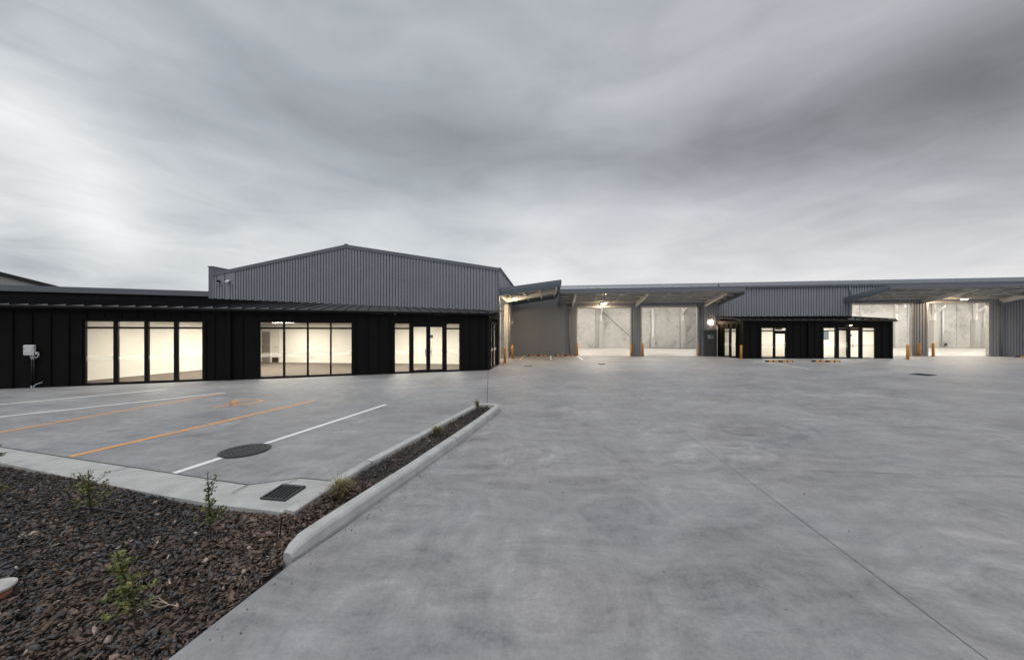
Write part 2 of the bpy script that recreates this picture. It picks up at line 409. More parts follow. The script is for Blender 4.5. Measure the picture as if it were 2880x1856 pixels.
def strip(mb, pts, w, h=.004):
    """flat band following the ground along a polyline of (x, y)"""
    P = []
    for a, b in zip(pts, pts[1:]):
        a, b = Vector((a[0], a[1], 0)), Vector((b[0], b[1], 0)); k = max(1, int((b - a).length / 1.0))
        P += [a.lerp(b, j / k) for j in range(k)]
    P.append(Vector((pts[-1][0], pts[-1][1], 0)))
    L = []
    for i, p in enumerate(P):
        d = (P[min(i + 1, len(P) - 1)] - P[max(i - 1, 0)]).normalized(); n = Vector((-d.y, d.x, 0))
        L.append((p + n * w / 2, p - n * w / 2))
    for (a, b), (c, d) in zip(L, L[1:]):
        q = [Vector((v.x, v.y, zg(v.x) + h)) for v in (b, d, c, a)]
        mb.face(*q)
    return mb
gj = lambda *pp: [G(x, y) for x, y in pp]
mb = MB()
strip(mb, gj((1702, 1050), (2080, 1333), (2760, 1842), (3000, 2022)), .0048)
strip(mb, gj((1317, 1294.6), (2880, 1343), (3300, 1356)), .004)
strip(mb, gj((1373, 1042), (1370, 1133)), .022)
strip(mb, gj((2555, 1165), (2880, 1233)), .006)
strip(mb, gj((1560, 1042), (2400, 1056), (2880, 1062)), .008)
tag(mb.build('pavement_joints', 'joint'), 'thin dark saw cut joints in the concrete yard', 'joint', kind='structure')

# edge kerb with channel, drawn as a rolled section
inn = [(-30, kl(-30)), (-8.83, 6.135), (-6.7, 5.53), (-5.0, 5.06), (-3.43, 4.62), (-2.885, 4.837), (-2.40, 4.74)]
out = [(-30, kl(-30) - .44), (-7.78, 5.405), (-6.14, 4.90), (-4.29, 4.343), (-3.44, 4.107), (-2.534, 3.926), (-2.33, 4.60)]
mb = MB()
def kz(k): return (.006, .011, .020, .022, .004)[k]
fr = (0, .45, .78, .93, 1.0)
for i in range(len(inn) - 1):
    for k in range(4):
        q = []
        for (j, kk) in ((i, k), (i, k + 1), (i + 1, k + 1), (i + 1, k)):
            a, b = inn[j], out[j]; f_ = fr[kk]; q.append((a[0] + (b[0] - a[0]) * f_, a[1] + (b[1] - a[1]) * f_, kz(kk)))
        mb.face(*q)
    a, b = out[i], out[i + 1]
    mb.face((a[0], a[1], .004), (a[0], a[1], -.25), (b[0], b[1], -.25), (b[0], b[1], .004))
tag(mb.build('edge_kerb', 'kerb', smooth=False), 'pale concrete edge kerb along the parking bays', 'kerb', kind='structure')
mb = MB()
strip(mb, [(x, y) for x, y in inn], .018, .011)
for (a, b) in (((365, 1314), (310, 1333)), ((696, 1366), (652, 1391)), ((843, 1346), (800, 1368)), ((60, 1266), (-20, 1284))):
    p, q = G(*a), G(*b); mb.face(*[Vector((v.x + o_, v.y + o_ * .3, .017 + z_)) for v, o_, z_ in ((p, -.006, 0), (p, .006, 0), (q, .006, .014), (q, -.006, .014))])
tag(mb.build('kerb_joints', 'joint'), 'dark joints along the edge kerb', 'joint', kind='structure')

def sweep(mb, path, prof, close_ends=True):
    """profile (offset to the right of travel, z) swept along an (x, y) path; prof may vary per point"""
    n = len(path); P = [Vector((x, y, 0)) for x, y in path]; i0 = len(mb.v); m = len(prof(0))
    for i, p in enumerate(P):
        d = (P[min(i + 1, n - 1)] - P[max(i - 1, 0)]).normalized(); r = Vector((d.y, -d.x, 0))
        for o_, z_ in prof(i): mb.v.append(tuple(p + r * o_ + Vector((0, 0, z_))))
    for i in range(n - 1):
        for j in range(m - 1):
            a = i0 + i * m + j; mb.f.append((a, a + m, a + m + 1, a + 1))
    if close_ends:
        mb.f.append(tuple(range(i0, i0 + m))); e = i0 + (n - 1) * m; mb.f.append(tuple(range(e + m - 1, e - 1, -1)))
    return mb
# island kerb: right side from the near rounded end, round the nose, back down the left side to the drain
ROUT = [(-1.893, 3.10), (-1.873, 3.17), (-1.84, 3.28), (-1.78, 3.46), (-1.717, 3.66), (-1.52, 4.31), (-1.33, 4.93), (-.96, 6.25), (-.60, 7.60), (-.33, 8.72)]
arc = []
c0 = Vector((-.665, 8.92)); rx = .385
for k in range(1, 12):
    th = math.pi * k / 12; e = Vector((.962, -.27)); f_ = Vector((.27, .962))
    q = c0 + e * (rx * math.cos(th)) + f_ * (.40 * math.sin(th)); arc.append((q.x, q.y))
LOUT = [(-1.03, 9.02), (-1.42, 7.72), (-1.745, 6.573), (-2.173, 5.15), (-2.363, 4.466), (-2.54, 3.95)]
path = ROUT + arc + LOUT
hh = [.055, .095, .122, .132, .135] + [.135] * (len(path) - 7) + [.10, .03]
def kprof(i):
    h = max(hh[i], .004); w = .17 if 1 < i < len(path) - 1 else .16
    q_ = {0: .6, 1: .88}.get(i, 1.0)
    if q_ < 1:
        return [(-w / 2 + (o_ + w / 2) * q_, z_) for o_, z_ in [(0, -.05), (0, h * .25), (-.018, h * .78), (-.04, h * .97), (-.065, h), (-w + .03, h), (-w + .008, h * .95), (-w, h * .75), (-w - .005, -.1)]]
    return [(0, -.05), (0, h * .25), (-.018, h * .78), (-.04, h * .97), (-.065, h), (-w + .03, h), (-w + .008, h * .95), (-w, h * .75), (-w - .005, -.1)]
path = [tuple(p) for p in path]
mb = MB(); sweep(mb, path, kprof)
ik = mb.build('island_kerb', 'kerb', smooth=False); tag(ik, 'raised concrete kerb round the narrow gravel island', 'kerb', kind='structure')
mb = MB()
for i in (3 + 4, 8, len(path) - 5, len(path) - 3):
    a = Vector(path[i]); b = Vector(path[min(i + 1, len(path) - 1)]); d = (b - a).normalized(); r = Vector((d.y, -d.x))
    pr = [(o_, z_) for o_, z_ in kprof(i)][1:8]
    for (o1, z1), (o2, z2) in zip(pr, pr[1:]):
        q = [a + r * (o1 + .0) - d * .006, a + r * o1 + d * .006, a + r * o2 + d * .006, a + r * o2 - d * .006]
        mb.face(*[Vector((v.x, v.y, z + .004)) for v, z in zip(q, (z1, z1, z2, z2))])
tag(mb.build('island_kerb_joints', 'joint'), 'dark joints across the island kerb', 'joint', kind='structure')

bed_main = [(-30, kl(-30) - .42), (-7.78, 5.42), (-6.14, 4.91), (-4.29, 4.36), (-3.44, 4.12), (-2.50, 3.94), (-2.28, 4.6), (-1.72, 4.6), (-1.86, 3.9), (-2.02, 3.06), (-2.10, 2.165), (-5.9, -14), (-30, -14)]
isl_in = [(-1.72, 4.2), (-1.49, 4.93), (-1.12, 6.25), (-.76, 7.6), (-.50, 8.7), (-.53, 9.0), (-.66, 9.14), (-.80, 9.10), (-.88, 8.95), (-1.26, 7.68), (-1.58, 6.53), (-2.0, 5.12), (-2.24, 4.2)]
def bedz(x, y):
    s_ = sm((y - 3.5) / 1.3) * sm((x + 2.9) / .7)
    return -.035 + .105 * s_ + .02 * math.sin(x * 1.7 + y) * (1 - s_)
mb = MB()
tri = mg.tessellate_polygon([[Vector((x, y, 0)) for x, y in bed_main]])
mb.v = [(x, y, -.09 if y < 4.5 or x < -2.6 else -.02) for x, y in bed_main]; mb.f = [tuple(f) for f in tri]
n0 = len(mb.v); tri = mg.tessellate_polygon([[Vector((x, y, 0)) for x, y in isl_in]])
mb.v += [(x, y, bedz(x, y) - .015) for x, y in isl_in]; mb.f += [tuple(n0 + i for i in f) for f in tri]
tag(mb.build('bed_soil', 'soil'), 'dark soil under the gravel bed', 'soil', kind='structure')

def inside(poly, X, Y):
    r = np.zeros(len(X), bool); n = len(poly)
    for i in range(n):
        x1, y1 = poly[i]; x2, y2 = poly[(i + 1) % n]
        c = ((y1 > Y) != (y2 > Y)) & (X < (x2 - x1) * (Y - y1) / (y2 - y1 + 1e-12) + x1); r ^= c
    return r
rs = np.random.RandomState(3)
def stone_shape():
    import bmesh
    bm = bmesh.new()
    for _ in range(9):
        v = rs.normal(size=3); v /= np.linalg.norm(v); bm.verts.new(Vector(v * (.8 + .2 * rs.rand())))
    r = bmesh.ops.convex_hull(bm, input=bm.verts)
    loose = [v for v in bm.verts if not v.link_faces]; bmesh.ops.delete(bm, geom=loose, context='VERTS')
    bmesh.ops.triangulate(bm, faces=bm.faces)
    bm.verts.index_update()
    V = np.array([v.co[:] for v in bm.verts]); F = np.array([[v.index for v in f.verts] for f in bm.faces]); bm.free(); return V, F
shapes = [stone_shape() for _ in range(14)]
def scatter(X, Y, Z, size, tone, name):
    VV, FF, TT = [], [], []; nv = 0
    for i in range(len(X)):
        V, F = shapes[rs.randint(len(shapes))]
        a = rs.rand() * 6.283; tx, ty = rs.normal(0, .42, 2); s_ = size[i]
        v = V * np.array([s_ * (1 + .7 * rs.rand()), s_ * (.6 + .4 * rs.rand()), s_ * (.22 + .26 * rs.rand())])
        cx_, sx_ = math.cos(tx), math.sin(tx); cy_, sy_ = math.cos(ty), math.sin(ty); ca, sa = math.cos(a), math.sin(a)
        Rm = np.array([[ca, -sa, 0], [sa, ca, 0], [0, 0, 1]]) @ np.array([[1, 0, 0], [0, cx_, -sx_], [0, sx_, cx_]]) @ np.array([[cy_, 0, sy_], [0, 1, 0], [-sy_, 0, cy_]])
        VV.append(v @ Rm.T + np.array([X[i], Y[i], Z[i]])); FF.append(F + nv); nv += len(V); TT.append(np.full(len(F), tone[i]))
    VV = np.concatenate(VV); FF = np.concatenate(FF); TT = np.concatenate(TT)
    me = bpy.data.meshes.new(name); me.vertices.add(len(VV)); me.vertices.foreach_set('co', VV.astype(np.float32).ravel())
    me.loops.add(FF.size); me.loops.foreach_set('vertex_index', FF.astype(np.int32).ravel())
    me.polygons.add(len(FF)); me.polygons.foreach_set('loop_start', np.arange(0, FF.size, 3, dtype=np.int32))
    me.update(); me.validate()
    at = me.attributes.new('tone', 'FLOAT', 'FACE'); at.data.foreach_set('value', TT.astype(np.float32))
    me.materials.append(M['stone']); o = bpy.data.objects.new(name, me); COL.objects.link(o); return o
N = 140000
X = rs.uniform(-10.5, -1.6, N); Y = rs.uniform(1.3, 7.0, N)
k = inside(bed_main, X, Y) & (X / Y > -2.1); X, Y = X[k], Y[k]
Xi = rs.uniform(-2.35, -.4, 14000); Yi = rs.uniform(4.2, 9.3, 14000); k = inside(isl_in, Xi, Yi); Xi, Yi = Xi[k], Yi[k]
X = np.concatenate([X, Xi]); Y = np.concatenate([Y, Yi])
size = np.clip(rs.lognormal(-4.12, .48, len(X)), .006, .045)
size = np.where((X > -2.4) & (Y > 4.3), size * .82, size)
Z = np.array([bedz(x, y) for x, y in zip(X, Y)]) + rs.uniform(-.012, .018, len(X))
patch = np.sin(X * 2.1 + 1.3 * np.sin(Y * 1.9)) * np.cos(Y * 2.4 + X) * .13
red = np.clip((X + 3.6) / 1.6, 0, 1) * (Y < 4.5)
tone = np.clip(rs.beta(1.6, 2.2, len(X)) * .80 + patch + .20 * red - .04, 0, 1); tone = np.where(rs.rand(len(X)) < .012, .97, tone)
tag(scatter(X, Y, Z, size, tone, 'gravel'), 'dark brown and grey crushed rock covering the garden bed and island', 'gravel', kind='stuff')
n = 90
Xp = rs.uniform(-7, 12, n); Yp = rs.uniform(2.4, 13, n); k = ~inside(bed_main + [], Xp, Yp) & (Xp > -.2) | (Yp > 6.6); Xp, Yp = Xp[k], Yp[k]
near = [(-1.2 + rs.normal(0, .12), 4.7 + rs.normal(0, .25)) for _ in range(26)] + [(-1.86 + .268 * (y_ - 3.0) + abs(rs.normal(0, .07)) + .02, y_) for y_ in rs.uniform(2.3, 8.5, 110)]
Xp = np.concatenate([Xp, [a for a, b in near]]); Yp = np.concatenate([Yp, [b for a, b in near]])
tag(scatter(Xp, Yp, np.array([zg(x) + .003 for x in Xp]), rs.uniform(.004, .012, len(Xp)), np.where(rs.rand(len(Xp)) < .2, 1.0, rs.rand(len(Xp)) * .5), 'loose_pebbles'),
    'loose stone chips scattered over the concrete yard', 'pebbles', kind='stuff')

# ------------------------------------------------------------------ painted lines and yard ironwork
def pline(a, b, w, mat, label, cat='parking line', group='painted parking lines', name='parking_line', h=.004):
    p, q = G(*a), G(*b); mb = MB(); strip(mb, [(p.x, p.y), (q.x, q.y)], w, h)
    return tag(mb.build(name, mat), label, cat, group)
pline((-250, 1160), (470, 1095), .11, 'white_paint', 'white bay line closest to the black office wall')
pline((-250, 1199), (633, 1104.5), .11, 'white_paint', 'white bay line whose far end meets an orange line')
pline((-200, 1251), (622, 1107), .10, 'orange_paint', 'orange bay line beside the white one, left of the wheelchair symbol')
pline((196, 1284), (885, 1126), .12, 'orange_paint', 'orange bay line running back from the edge kerb, right of the wheelchair symbol')
pline((489, 1331), (1086, 1137.5), .11, 'white_paint', 'white bay line passing under the round manhole cover', h=.005)
pline((1462, 1011), (1476, 1000.5), .10, 'white_paint', 'short white bay line by the inside corner under the canopy')
pline((1549, 1011.5), (1549, 1000.5), .10, 'white_paint', 'short white bay line between the two wheel stops by the grey wall')
pline((1639, 1012), (1624, 1001), .10, 'white_paint', 'short white bay line at the open roller doorway')
pline((2120, 1014), (2274, 1037.5), .09, 'white_paint', 'white bay line in front of the small black office')
pline((2230, 1013), (2403, 1038.5), .07, 'faded_orange', 'faint orange bay line between the wheel stops at the small office')
pline((2385, 1013), (2602, 1038.5), .07, 'faded_orange', 'faint orange bay line in front of the small office entrance')
# accessible-bay symbol
def strokes(mb, segs, w, h=.005):
    for s_ in segs: strip(mb, s_, w, h)
mb = MB(); c = G(691, 1131)
ring = []
for k in range(0, 21):
    th = R(-120 + 290 * k / 20); ring.append((c.x + .37 * math.cos(th), c.y + .37 * math.sin(th)))
strokes(mb, [ring, gj((598, 1147), (662, 1136)), gj((634, 1136), (655, 1134), (672, 1133.8)), gj((646, 1132.6), (668, 1125.2), (684, 1123.6)), gj((646, 1131.8), (676, 1133.6))], .085)
tag(mb.build('wheelchair_symbol', 'orange_paint'), 'orange wheelchair symbol painted in the accessible parking bay', 'pavement symbol')
mb = MB(); strokes(mb, [gj((2448, 1031), (2470, 1035)), gj((2455, 1036), (2495, 1033), (2500, 1036.5))], .08, .005)
tag(mb.build('wheelchair_symbol', 'faded_orange'), 'worn orange symbol in the bay outside the small office', 'pavement symbol')

# manhole cover
c = G(690, 1267.5); th_ = thing('manhole_cover', c, 'round cast iron manhole cover in the parking bay', 'manhole cover')
mb = MB(); mb.tube([c + Vector((0, 0, .004)), c + Vector((0, 0, .018))], .335, 40)
mb.build('cover_plate', 'ironwork', th_)
mb = MB()
for i in range(-9, 10):
    for j in range(-9, 10):
        x, y = i * .04, j * .04
        if x * x + y * y < .29 ** 2 and not (abs(x) < .13 and abs(y) < .05):
            a = .35 + (math.pi / 2 if (i + j) % 2 else 0); mb.box((c.x + x, c.y + y, .0205), (.030, .013, .005), (math.cos(a), math.sin(a)))
mb.build('raised_tread', 'worn_iron', th_)
mb = MB(); rim_o = [(c.x + .35 * math.cos(2 * math.pi * k / 40), c.y + .35 * math.sin(2 * math.pi * k / 40)) for k in range(41)]
strip(mb, rim_o, .035, .012); mb.build('rim', 'ironwork', th_)
mb = MB(); mb.box((c.x, c.y, .0205), (.20, .07, .004), (.9, .4)); mb.build('maker_plate', 'ironwork', th_)
# kerb drain
a, b, d_ = Vector((-2.964, 4.21, 0)), Vector((-2.947, 4.566, 0)), Vector((-2.655, 4.158, 0))
ub, ud = (b - a), (d_ - a); cc = a + ub / 2 + ud / 2
th_ = thing('drain_grate', (cc.x, cc.y, .03), 'rectangular iron drain grate set in the edge kerb corner', 'drain grate')
mb = MB(); q = lambda s_, t_, z: a + ud * s_ + ub * t_ + Vector((0, 0, z))
mb.face(q(0, 0, .028), q(1, 0, .028), q(1, 1, .028), q(0, 1, .028)); mb.build('pit', 'void', th_)
mb = MB()
for s0, s1, t0, t1 in ((-.04, .05, -.04, 1.04), (.95, 1.04, -.04, 1.04), (.05, .95, -.04, .03), (.05, .95, .9, 1.04)):
    mb.hexa([q(s0, t0, .0), q(s1, t0, .0), q(s1, t1, .0), q(s0, t1, .0)], [q(s0, t0, .040), q(s1, t0, .040), q(s1, t1, .040), q(s0, t1, .040)])
mb.build('frame', 'ironwork', th_)
mb = MB()
for k in range(1, 6):
    s_ = .05 + .9 * k / 6; mb.hexa([q(s_ - .03, .03, .029), q(s_ + .03, .03, .029), q(s_ + .03, .9, .029), q(s_ - .03, .9, .029)], [q(s_ - .03, .03, .038), q(s_ + .03, .03, .038), q(s_ + .03, .9, .038), q(s_ - .03, .9, .038)])
mb.build('bars', 'ironwork', th_)
def flat_grate(px, py, w, l, ax, label):
    c = G(px, py); th_ = thing('yard_grate', c, label, 'drain grate', 'drain grates in the yard')
    mb = MB(); mb.box((c.x, c.y, c.z + .004), (w, l, .008), ax); mb.build('pit', 'void', th_)
    mb = MB(); A = Vector((ax[0], ax[1], 0)).normalized(); Bv = Vector((-A.y, A.x, 0))
    for k in range(-3, 4):
        p = c + A * (w * .42 * k / 3); mb.box((p.x, p.y, c.z + .012), (.03, l * .96, .008), ax)
    mb.build('bars', 'ironwork', th_)
flat_grate(1692, 1024, .40, .45, (1, -.1), 'small dark drain grate in the yard before the roller doors')
flat_grate(1485, 1029.5, .45, .35, (1, -.1), 'dark drain grate in the yard near the office corner')
flat_grate(2596, 1053.5, .86, .62, (.93, .37), 'large black drain grate out in the right of the yard')

# ------------------------------------------------------------------ gabled warehouse
gz = lambda u: 5.76 + (7.41 - 5.76) * (u / GR) if u < GR else 7.41 - (7.41 - 5.78) * (u - GR) / (GU - GR)
gw = thing('gabled_warehouse', (CG.x, CG.y, 0), 'slate grey corrugated steel warehouse with gabled front behind the black office', 'warehouse')
mb = MB(); plates = []
for (px0, px1) in ((614, 628), (641, 662)):
    plates.append(sorted((GW.uz(px0)[0], GW.uz(px1)[0])))
zp = GW.uz(645, 800.5)[1]
edges = [0.0] + sorted([x for p in plates for x in p]) + [GU]
for a, b in zip(edges, edges[1:]):
    if [a, b] in plates: ribbed(mb, GW, a, b, 2.3, zp, .19)
    else: ribbed(mb, GW, a, b, 2.3, gz, .19, brk=(GR,))
mb.build('gable_wall', 'slate', gw)
mb = MB()
for a, b in plates:
    mb.hexa([GW.p(a, -.02, zp), GW.p(b, -.02, zp), GW.p(b, .048, zp), GW.p(a, .048, zp)], [GW.p(a, -.02, gz(a)), GW.p(b, -.02, gz(b)), GW.p(b, .048, gz(b)), GW.p(a, .048, gz(a))])
mb.build('flat_backing_plate', 'slate', gw)
mb = MB()
for a, b in ((-.06, GR), (GR, GU)):
    mb.hexa([GW.p(a, .0, gz(max(a, 0)) - .16), GW.p(b, .0, gz(b) - .16), GW.p(b, .075, gz(b) - .16), GW.p(a, .075, gz(max(a, 0)) - .16)], [GW.p(a, .0, gz(max(a, 0)) + .06), GW.p(b, .0, gz(b) + .06), GW.p(b, .075, gz(b) + .06), GW.p(a, .075, gz(max(a, 0)) + .06)])
mb.hexa(*[[GW.p(GR - .09, n_, z0), GW.p(GR + .09, n_, z0), GW.p(GR + .09, n2_, z0), GW.p(GR - .09, n2_, z0)] for n_, n2_, z0 in ((-.1, .085, 7.46), (-.1, .085, 7.51))])
mb.build('barge_flashing', 'slate_flash', gw)
mb = MB(); GW.box(mb, -.062, .10, .047, .060, 2.3, 5.62); SW.box(mb, -.047, .08, .047, .062, 2.9, 5.62)
mb.build('corner_flashing', 'slate_flash', gw)
# side wall with its roller doorway
SL = 8.53
du0, du1, dh = SW.uz(1404)[0], SW.uz(1427)[0], 4.12
du0 = .25
mb = MB(); ribbed(mb, SW, 0, du0, 0, 5.7, .19); ribbed(mb, SW, du1, SL, 0, 5.7, .19); ribbed(mb, SW, du0, du1, dh, 5.7, .19)
mb.build('side_wall', 'slate', gw)
mb = MB()
SW.box(mb, du1 - .03, du1 + .22, -.25, .062, 0, dh + .16); SW.box(mb, du0 - .12, du0 + .03, -.25, .062, 0, dh + .16); SW.box(mb, du0 + .03, du1 - .03, -.25, .062, dh, dh + .16)
mb.build('doorway_trim', 'plinth', gw)
mb = MB(); mb.tube([SW.p(du1 + .55, .09, .05), SW.p(du1 + .55, .09, 4.2)], .05, 10); mb.build('downpipe', 'galv', gw, True)
mb = MB(); mb.tube([SW.p(-.1, .1, 5.78), SW.p(SL + 13, .1, 5.78)], .075, 8); mb.build('gutter', 'slate_flash', gw)
# roof slopes
mb = MB()
for a, b in ((0, GR), (GR, GU)):
    n_ = int((b - a) / .76)
    for k in range(n_):
        u0, u1 = a + (b - a) * k / n_, a + (b - a) * (k + 1) / n_
        for lo, hi in ((0, 22.3),):
            mb.hexa([GW.p(u0, -lo, gz(u0) - .02), GW.p(u1, -lo, gz(u1) - .02), GW.p(u1, -hi, gz(u1) - .02), GW.p(u0, -hi, gz(u0) - .02)], [GW.p(u0, -lo, gz(u0) + .04), GW.p(u1, -lo, gz(u1) + .04), GW.p(u1, -hi, gz(u1) + .04), GW.p(u0, -hi, gz(u0) + .04)])
mb.build('roof', 'roof', gw)
mb = MB(); GW.box(mb, GU, GU + .30, -22.5, .05, 0, 6.22); mb.build('parapet_wall', 'slate_flash', gw)
mb = MB(); GW.box(mb, GU - .02, GU + .34, -22.5, .08, 6.22, 6.28); mb.build('parapet_capping', 'slate_flash', gw)
mb = MB(); GW.box(mb, 0, GU, -22.3, -22.05, 0, 6.6); mb.build('rear_wall', 'panel', gw)
mb = MB(); GW.box(mb, .05, GU, -.5, -.35, 0, 5.6); mb.build('inner_lining', 'panel', gw)
mb = MB(); GW.box(mb, 0.1, GU, -22.05, -.35, -.1, .009); mb.build('floor_slab', 'slab', gw)
for n_ in (-21.0, -14.0):
    mb = MB(); GW.box(mb, 1.2, 1.45, n_, n_ + .4, 0, 5.5); mb.build('column', 'plinth', gw)
# second partition panel seen through the doorway
mb = MB(); SW.box(mb, du1 + .4, du1 + .7, -3.2, -.3, 0, 5.6); mb.build('cross_wall', 'panel', gw)
mb = MB()
for k in range(4): SW.box(mb, 13 + k * .5, 13.12 + k * .5, -5, -.3, 4.2, 4.35)
mb.build('roof_purlins', 'purlin', gw)

# ------------------------------------------------------------------ long warehouse
ez = lambda u: 5.33 + .0062 * u
rz_ = lambda u: ez(u) + 1.22
lw = thing('long_warehouse', (20, 28, 0), 'long slate grey steel warehouse with four open roller doorways across the yard', 'warehouse')
DO = []
for px0, px1, hd in ((1623, 1773, 3.95), (1804, 1961, 3.98), (2394, 2563, 4.10), (2608, 2779, 4.13)):
    DO.append((FW.u_of(px0), FW.u_of(px1), hd))
pd0, pd1 = FW.u_of(1981), FW.u_of(2014.5); pdh = 2.08
ops = DO[:2] + [(pd0, pd1, pdh)] + DO[2:]
mb = MB(); u = 0.0
for a, b, hd in ops:
    ribbed(mb, FW, u, a, lambda q: zg(q) - .05, ez, .19); ribbed(mb, FW, a, b, hd, ez, .19); u = b
ribbed(mb, FW, u, FU, lambda q: zg(q) - .05, ez, .19)
mb.build('front_wall', 'slate', lw)
for a, b, hd in DO:
    mb = MB(); FW.box(mb, a - .10, a + .02, -.14, .062, zg(a) - .02, hd + .12); FW.box(mb, b - .02, b + .10, -.14, .062, zg(b) - .02, hd + .12); FW.box(mb, a + .02, b - .02, -.24, .062, hd, hd + .12)
    FW.box(mb, a + .02, b - .02, -.62, -.55, hd - .02, hd + .45); FW.box(mb, a + .02, b - .02, -.55, -.24, hd + .06, hd + .12)
    mb.build('doorway_trim', 'galv', lw)
    mb = MB(); mb.tube([FW.p(a + .05, -.87, hd + .30), FW.p(b - .05, -.87, hd + .30)], .22, 14); mb.build('rolled_shutter', 'galv', lw)
mb = MB()   # gutter along the eave
pr = []
for (u0, u1) in ((0, 31), (31, FU)):
    mb.hexa([FW.p(u0, .0, ez(u0) - .02), FW.p(u1, .0, ez(u1) - .02), FW.p(u1, .16, ez(u1) - .02), FW.p(u0, .16, ez(u0) - .02)], [FW.p(u0, .0, ez(u0) + .13), FW.p(u1, .0, ez(u1) + .13), FW.p(u1, .18, ez(u1) + .13), FW.p(u0, .18, ez(u0) + .13)])
mb.build('gutter', 'slate_flash', lw)
mb = MB(); n_ = int((FU + 1) / .76)
for k in range(n_):
    u0 = -1 + (FU + 1) * k / n_; u1 = -1 + (FU + 1) * (k + 1) / n_
    pts = [(u0, .05), (u1 - .08, .05), (u1 - .065, .09), (u1 - .015, .09), (u1, .05)]
    for (a, ha), (b, hb) in zip(pts, pts[1:]):
        mb.face(FW.p(a, .1, ez(a) + ha), FW.p(b, .1, ez(b) + hb), FW.p(b, -DEP / 2, rz_(b) + hb), FW.p(a, -DEP / 2, rz_(a) + ha))
        mb.face(FW.p(a, -DEP / 2, rz_(a) + ha), FW.p(b, -DEP / 2, rz_(b) + hb), FW.p(b, -DEP - .2, ez(b)), FW.p(a, -DEP - .2, ez(a)))
rf = mb.build('roof', 'roof', lw)
mb = MB(); mb.hexa([FW.p(-1, -DEP / 2 + .2, rz_(-1) + .03), FW.p(FU, -DEP / 2 + .2, rz_(FU) + .03), FW.p(FU, -DEP / 2 - .2, rz_(FU) + .03), FW.p(-1, -DEP / 2 - .2, rz_(-1) + .03)],
           [FW.p(-1, -DEP / 2 + .1, rz_(-1) + .12), FW.p(FU, -DEP / 2 + .1, rz_(FU) + .12), FW.p(FU, -DEP / 2 - .1, rz_(FU) + .12), FW.p(-1, -DEP / 2 - .1, rz_(-1) + .12)])
mb.build('ridge_capping', 'roof', rf)
u = FW.u_of(2028); mb = MB(); mb.tube([FW.p(u, -.4, 5.3), FW.p(u, -.4, 5.83)], .06, 10); mb.build('vent_pipe', 'slate_flash', rf)
# rear wall of precast panels, a panel joint every few metres, partition, floor
mb = MB(); k = -1.0
while k < FU:
    FW.box(mb, k + .035, k + 4.9, -DEP - .2, -DEP, -.05, 6.3); k += 4.912
mb.build('rear_wall', 'panel', lw)
mb = MB(); FW.box(mb, 0, FU, -DEP - .24, -DEP - .2, -.05, 6.3); FW.box(mb, FU, FU + .2, -DEP, -.1, 0, 6.4); mb.build('end_wall', 'panel', lw)
pu = FW.u_of(2260); mb = MB(); FW.box(mb, pu, pu + .2, -DEP, -.1, 0, 5.38); mb.build('party_wall', 'panel', lw)
mb = MB(); us = [0.02 + 2 * k for k in range(31)] + [FU]
for a, b in zip(us, us[1:]):
    mb.face(FW.p(a, -.02, zg(a) + .008), FW.p(b, -.02, zg(b) + .008), FW.p(b, -DEP, zg(b) + .008), FW.p(a, -DEP, zg(a) + .008))
mb.build('floor_slab', 'slab', lw)
def rear(px): # u on the rear wall for a photo column
    return FW.uz(px, HY, -DEP)[0]
for px in (1690, 1834, 1918, 2515, 2622, 2738):
    u = rear(px); mb = MB(); FW.box(mb, u - .26, u + .26, -DEP, -DEP + .42, 0, 3.25 if px != 1834 else 1.35); c_ = mb.build('column_casing', 'plinth', lw)
    mb = MB(); FW.box(mb, u - .09, u + .09, -DEP + .05, -DEP + .33, 3.25 if px != 1834 else 1.35, 6.2); 
    if px != 1834: mb.hexa([FW.p(u - .07, -DEP + .33, 4.3), FW.p(u + .07, -DEP + .33, 4.3), FW.p(u + .07, -DEP + .34, 4.0), FW.p(u - .07, -DEP + .34, 4.0)], [FW.p(u - .07, -DEP + 1.3, 4.85), FW.p(u + .07, -DEP + 1.3, 4.85), FW.p(u + .07, -DEP + 1.3, 4.62), FW.p(u - .07, -DEP + 1.3, 4.62)])
    mb.build('steel_stanchion', 'purlin', c_)
mb = MB(); mb.tube([FW.p(rear(1694), -DEP + .3, 4.35), FW.p(rear(1790), -DEP + .3, .65)], .05, 6); mb.build('brace_rod', 'slate_flash', lw); mb = MB(); mb.tube([FW.p(rear(1925), -DEP + .3, .3), FW.p(rear(1962), -DEP + .3, 1.6)], .03, 6)
mb.build('brace_rod', 'slate_flash', lw)
for px in (1838, 2649):
    u = rear(px); mb = MB(); mb.tube([FW.p(u, -DEP + .12, .4), FW.p(u, -DEP + .12, 5.0)], .09, 10); mb.build('inner_downpipe', 'white_plastic', lw, True)
for px in (1839, 2654):
    u = rear(px) + .1; mb = MB(); mb.disc(FW.p(u, -DEP, .55), .17, .12, 16, -sN); mb.build('hose_reel', 'ironwork', lw)
for px in (2550, 2763):
    mb = MB(); mb.tube([FW.p(rear(px), -DEP + .2, 2.4), FW.p(rear(px), -DEP + .2, 5.2)], .025, 5); mb.build('cable_drop', 'white_plastic', lw)
mb = MB()
for k in range(6):
    n_ = -1.6 - k * 2.2; FW.box(mb, .3, FU - .3, n_, n_ + .08, 5.15 + min(k, 5 - k) * .2, 5.38 + min(k, 5 - k) * .2)
mb.build('roof_purlins', 'purlin', lw)
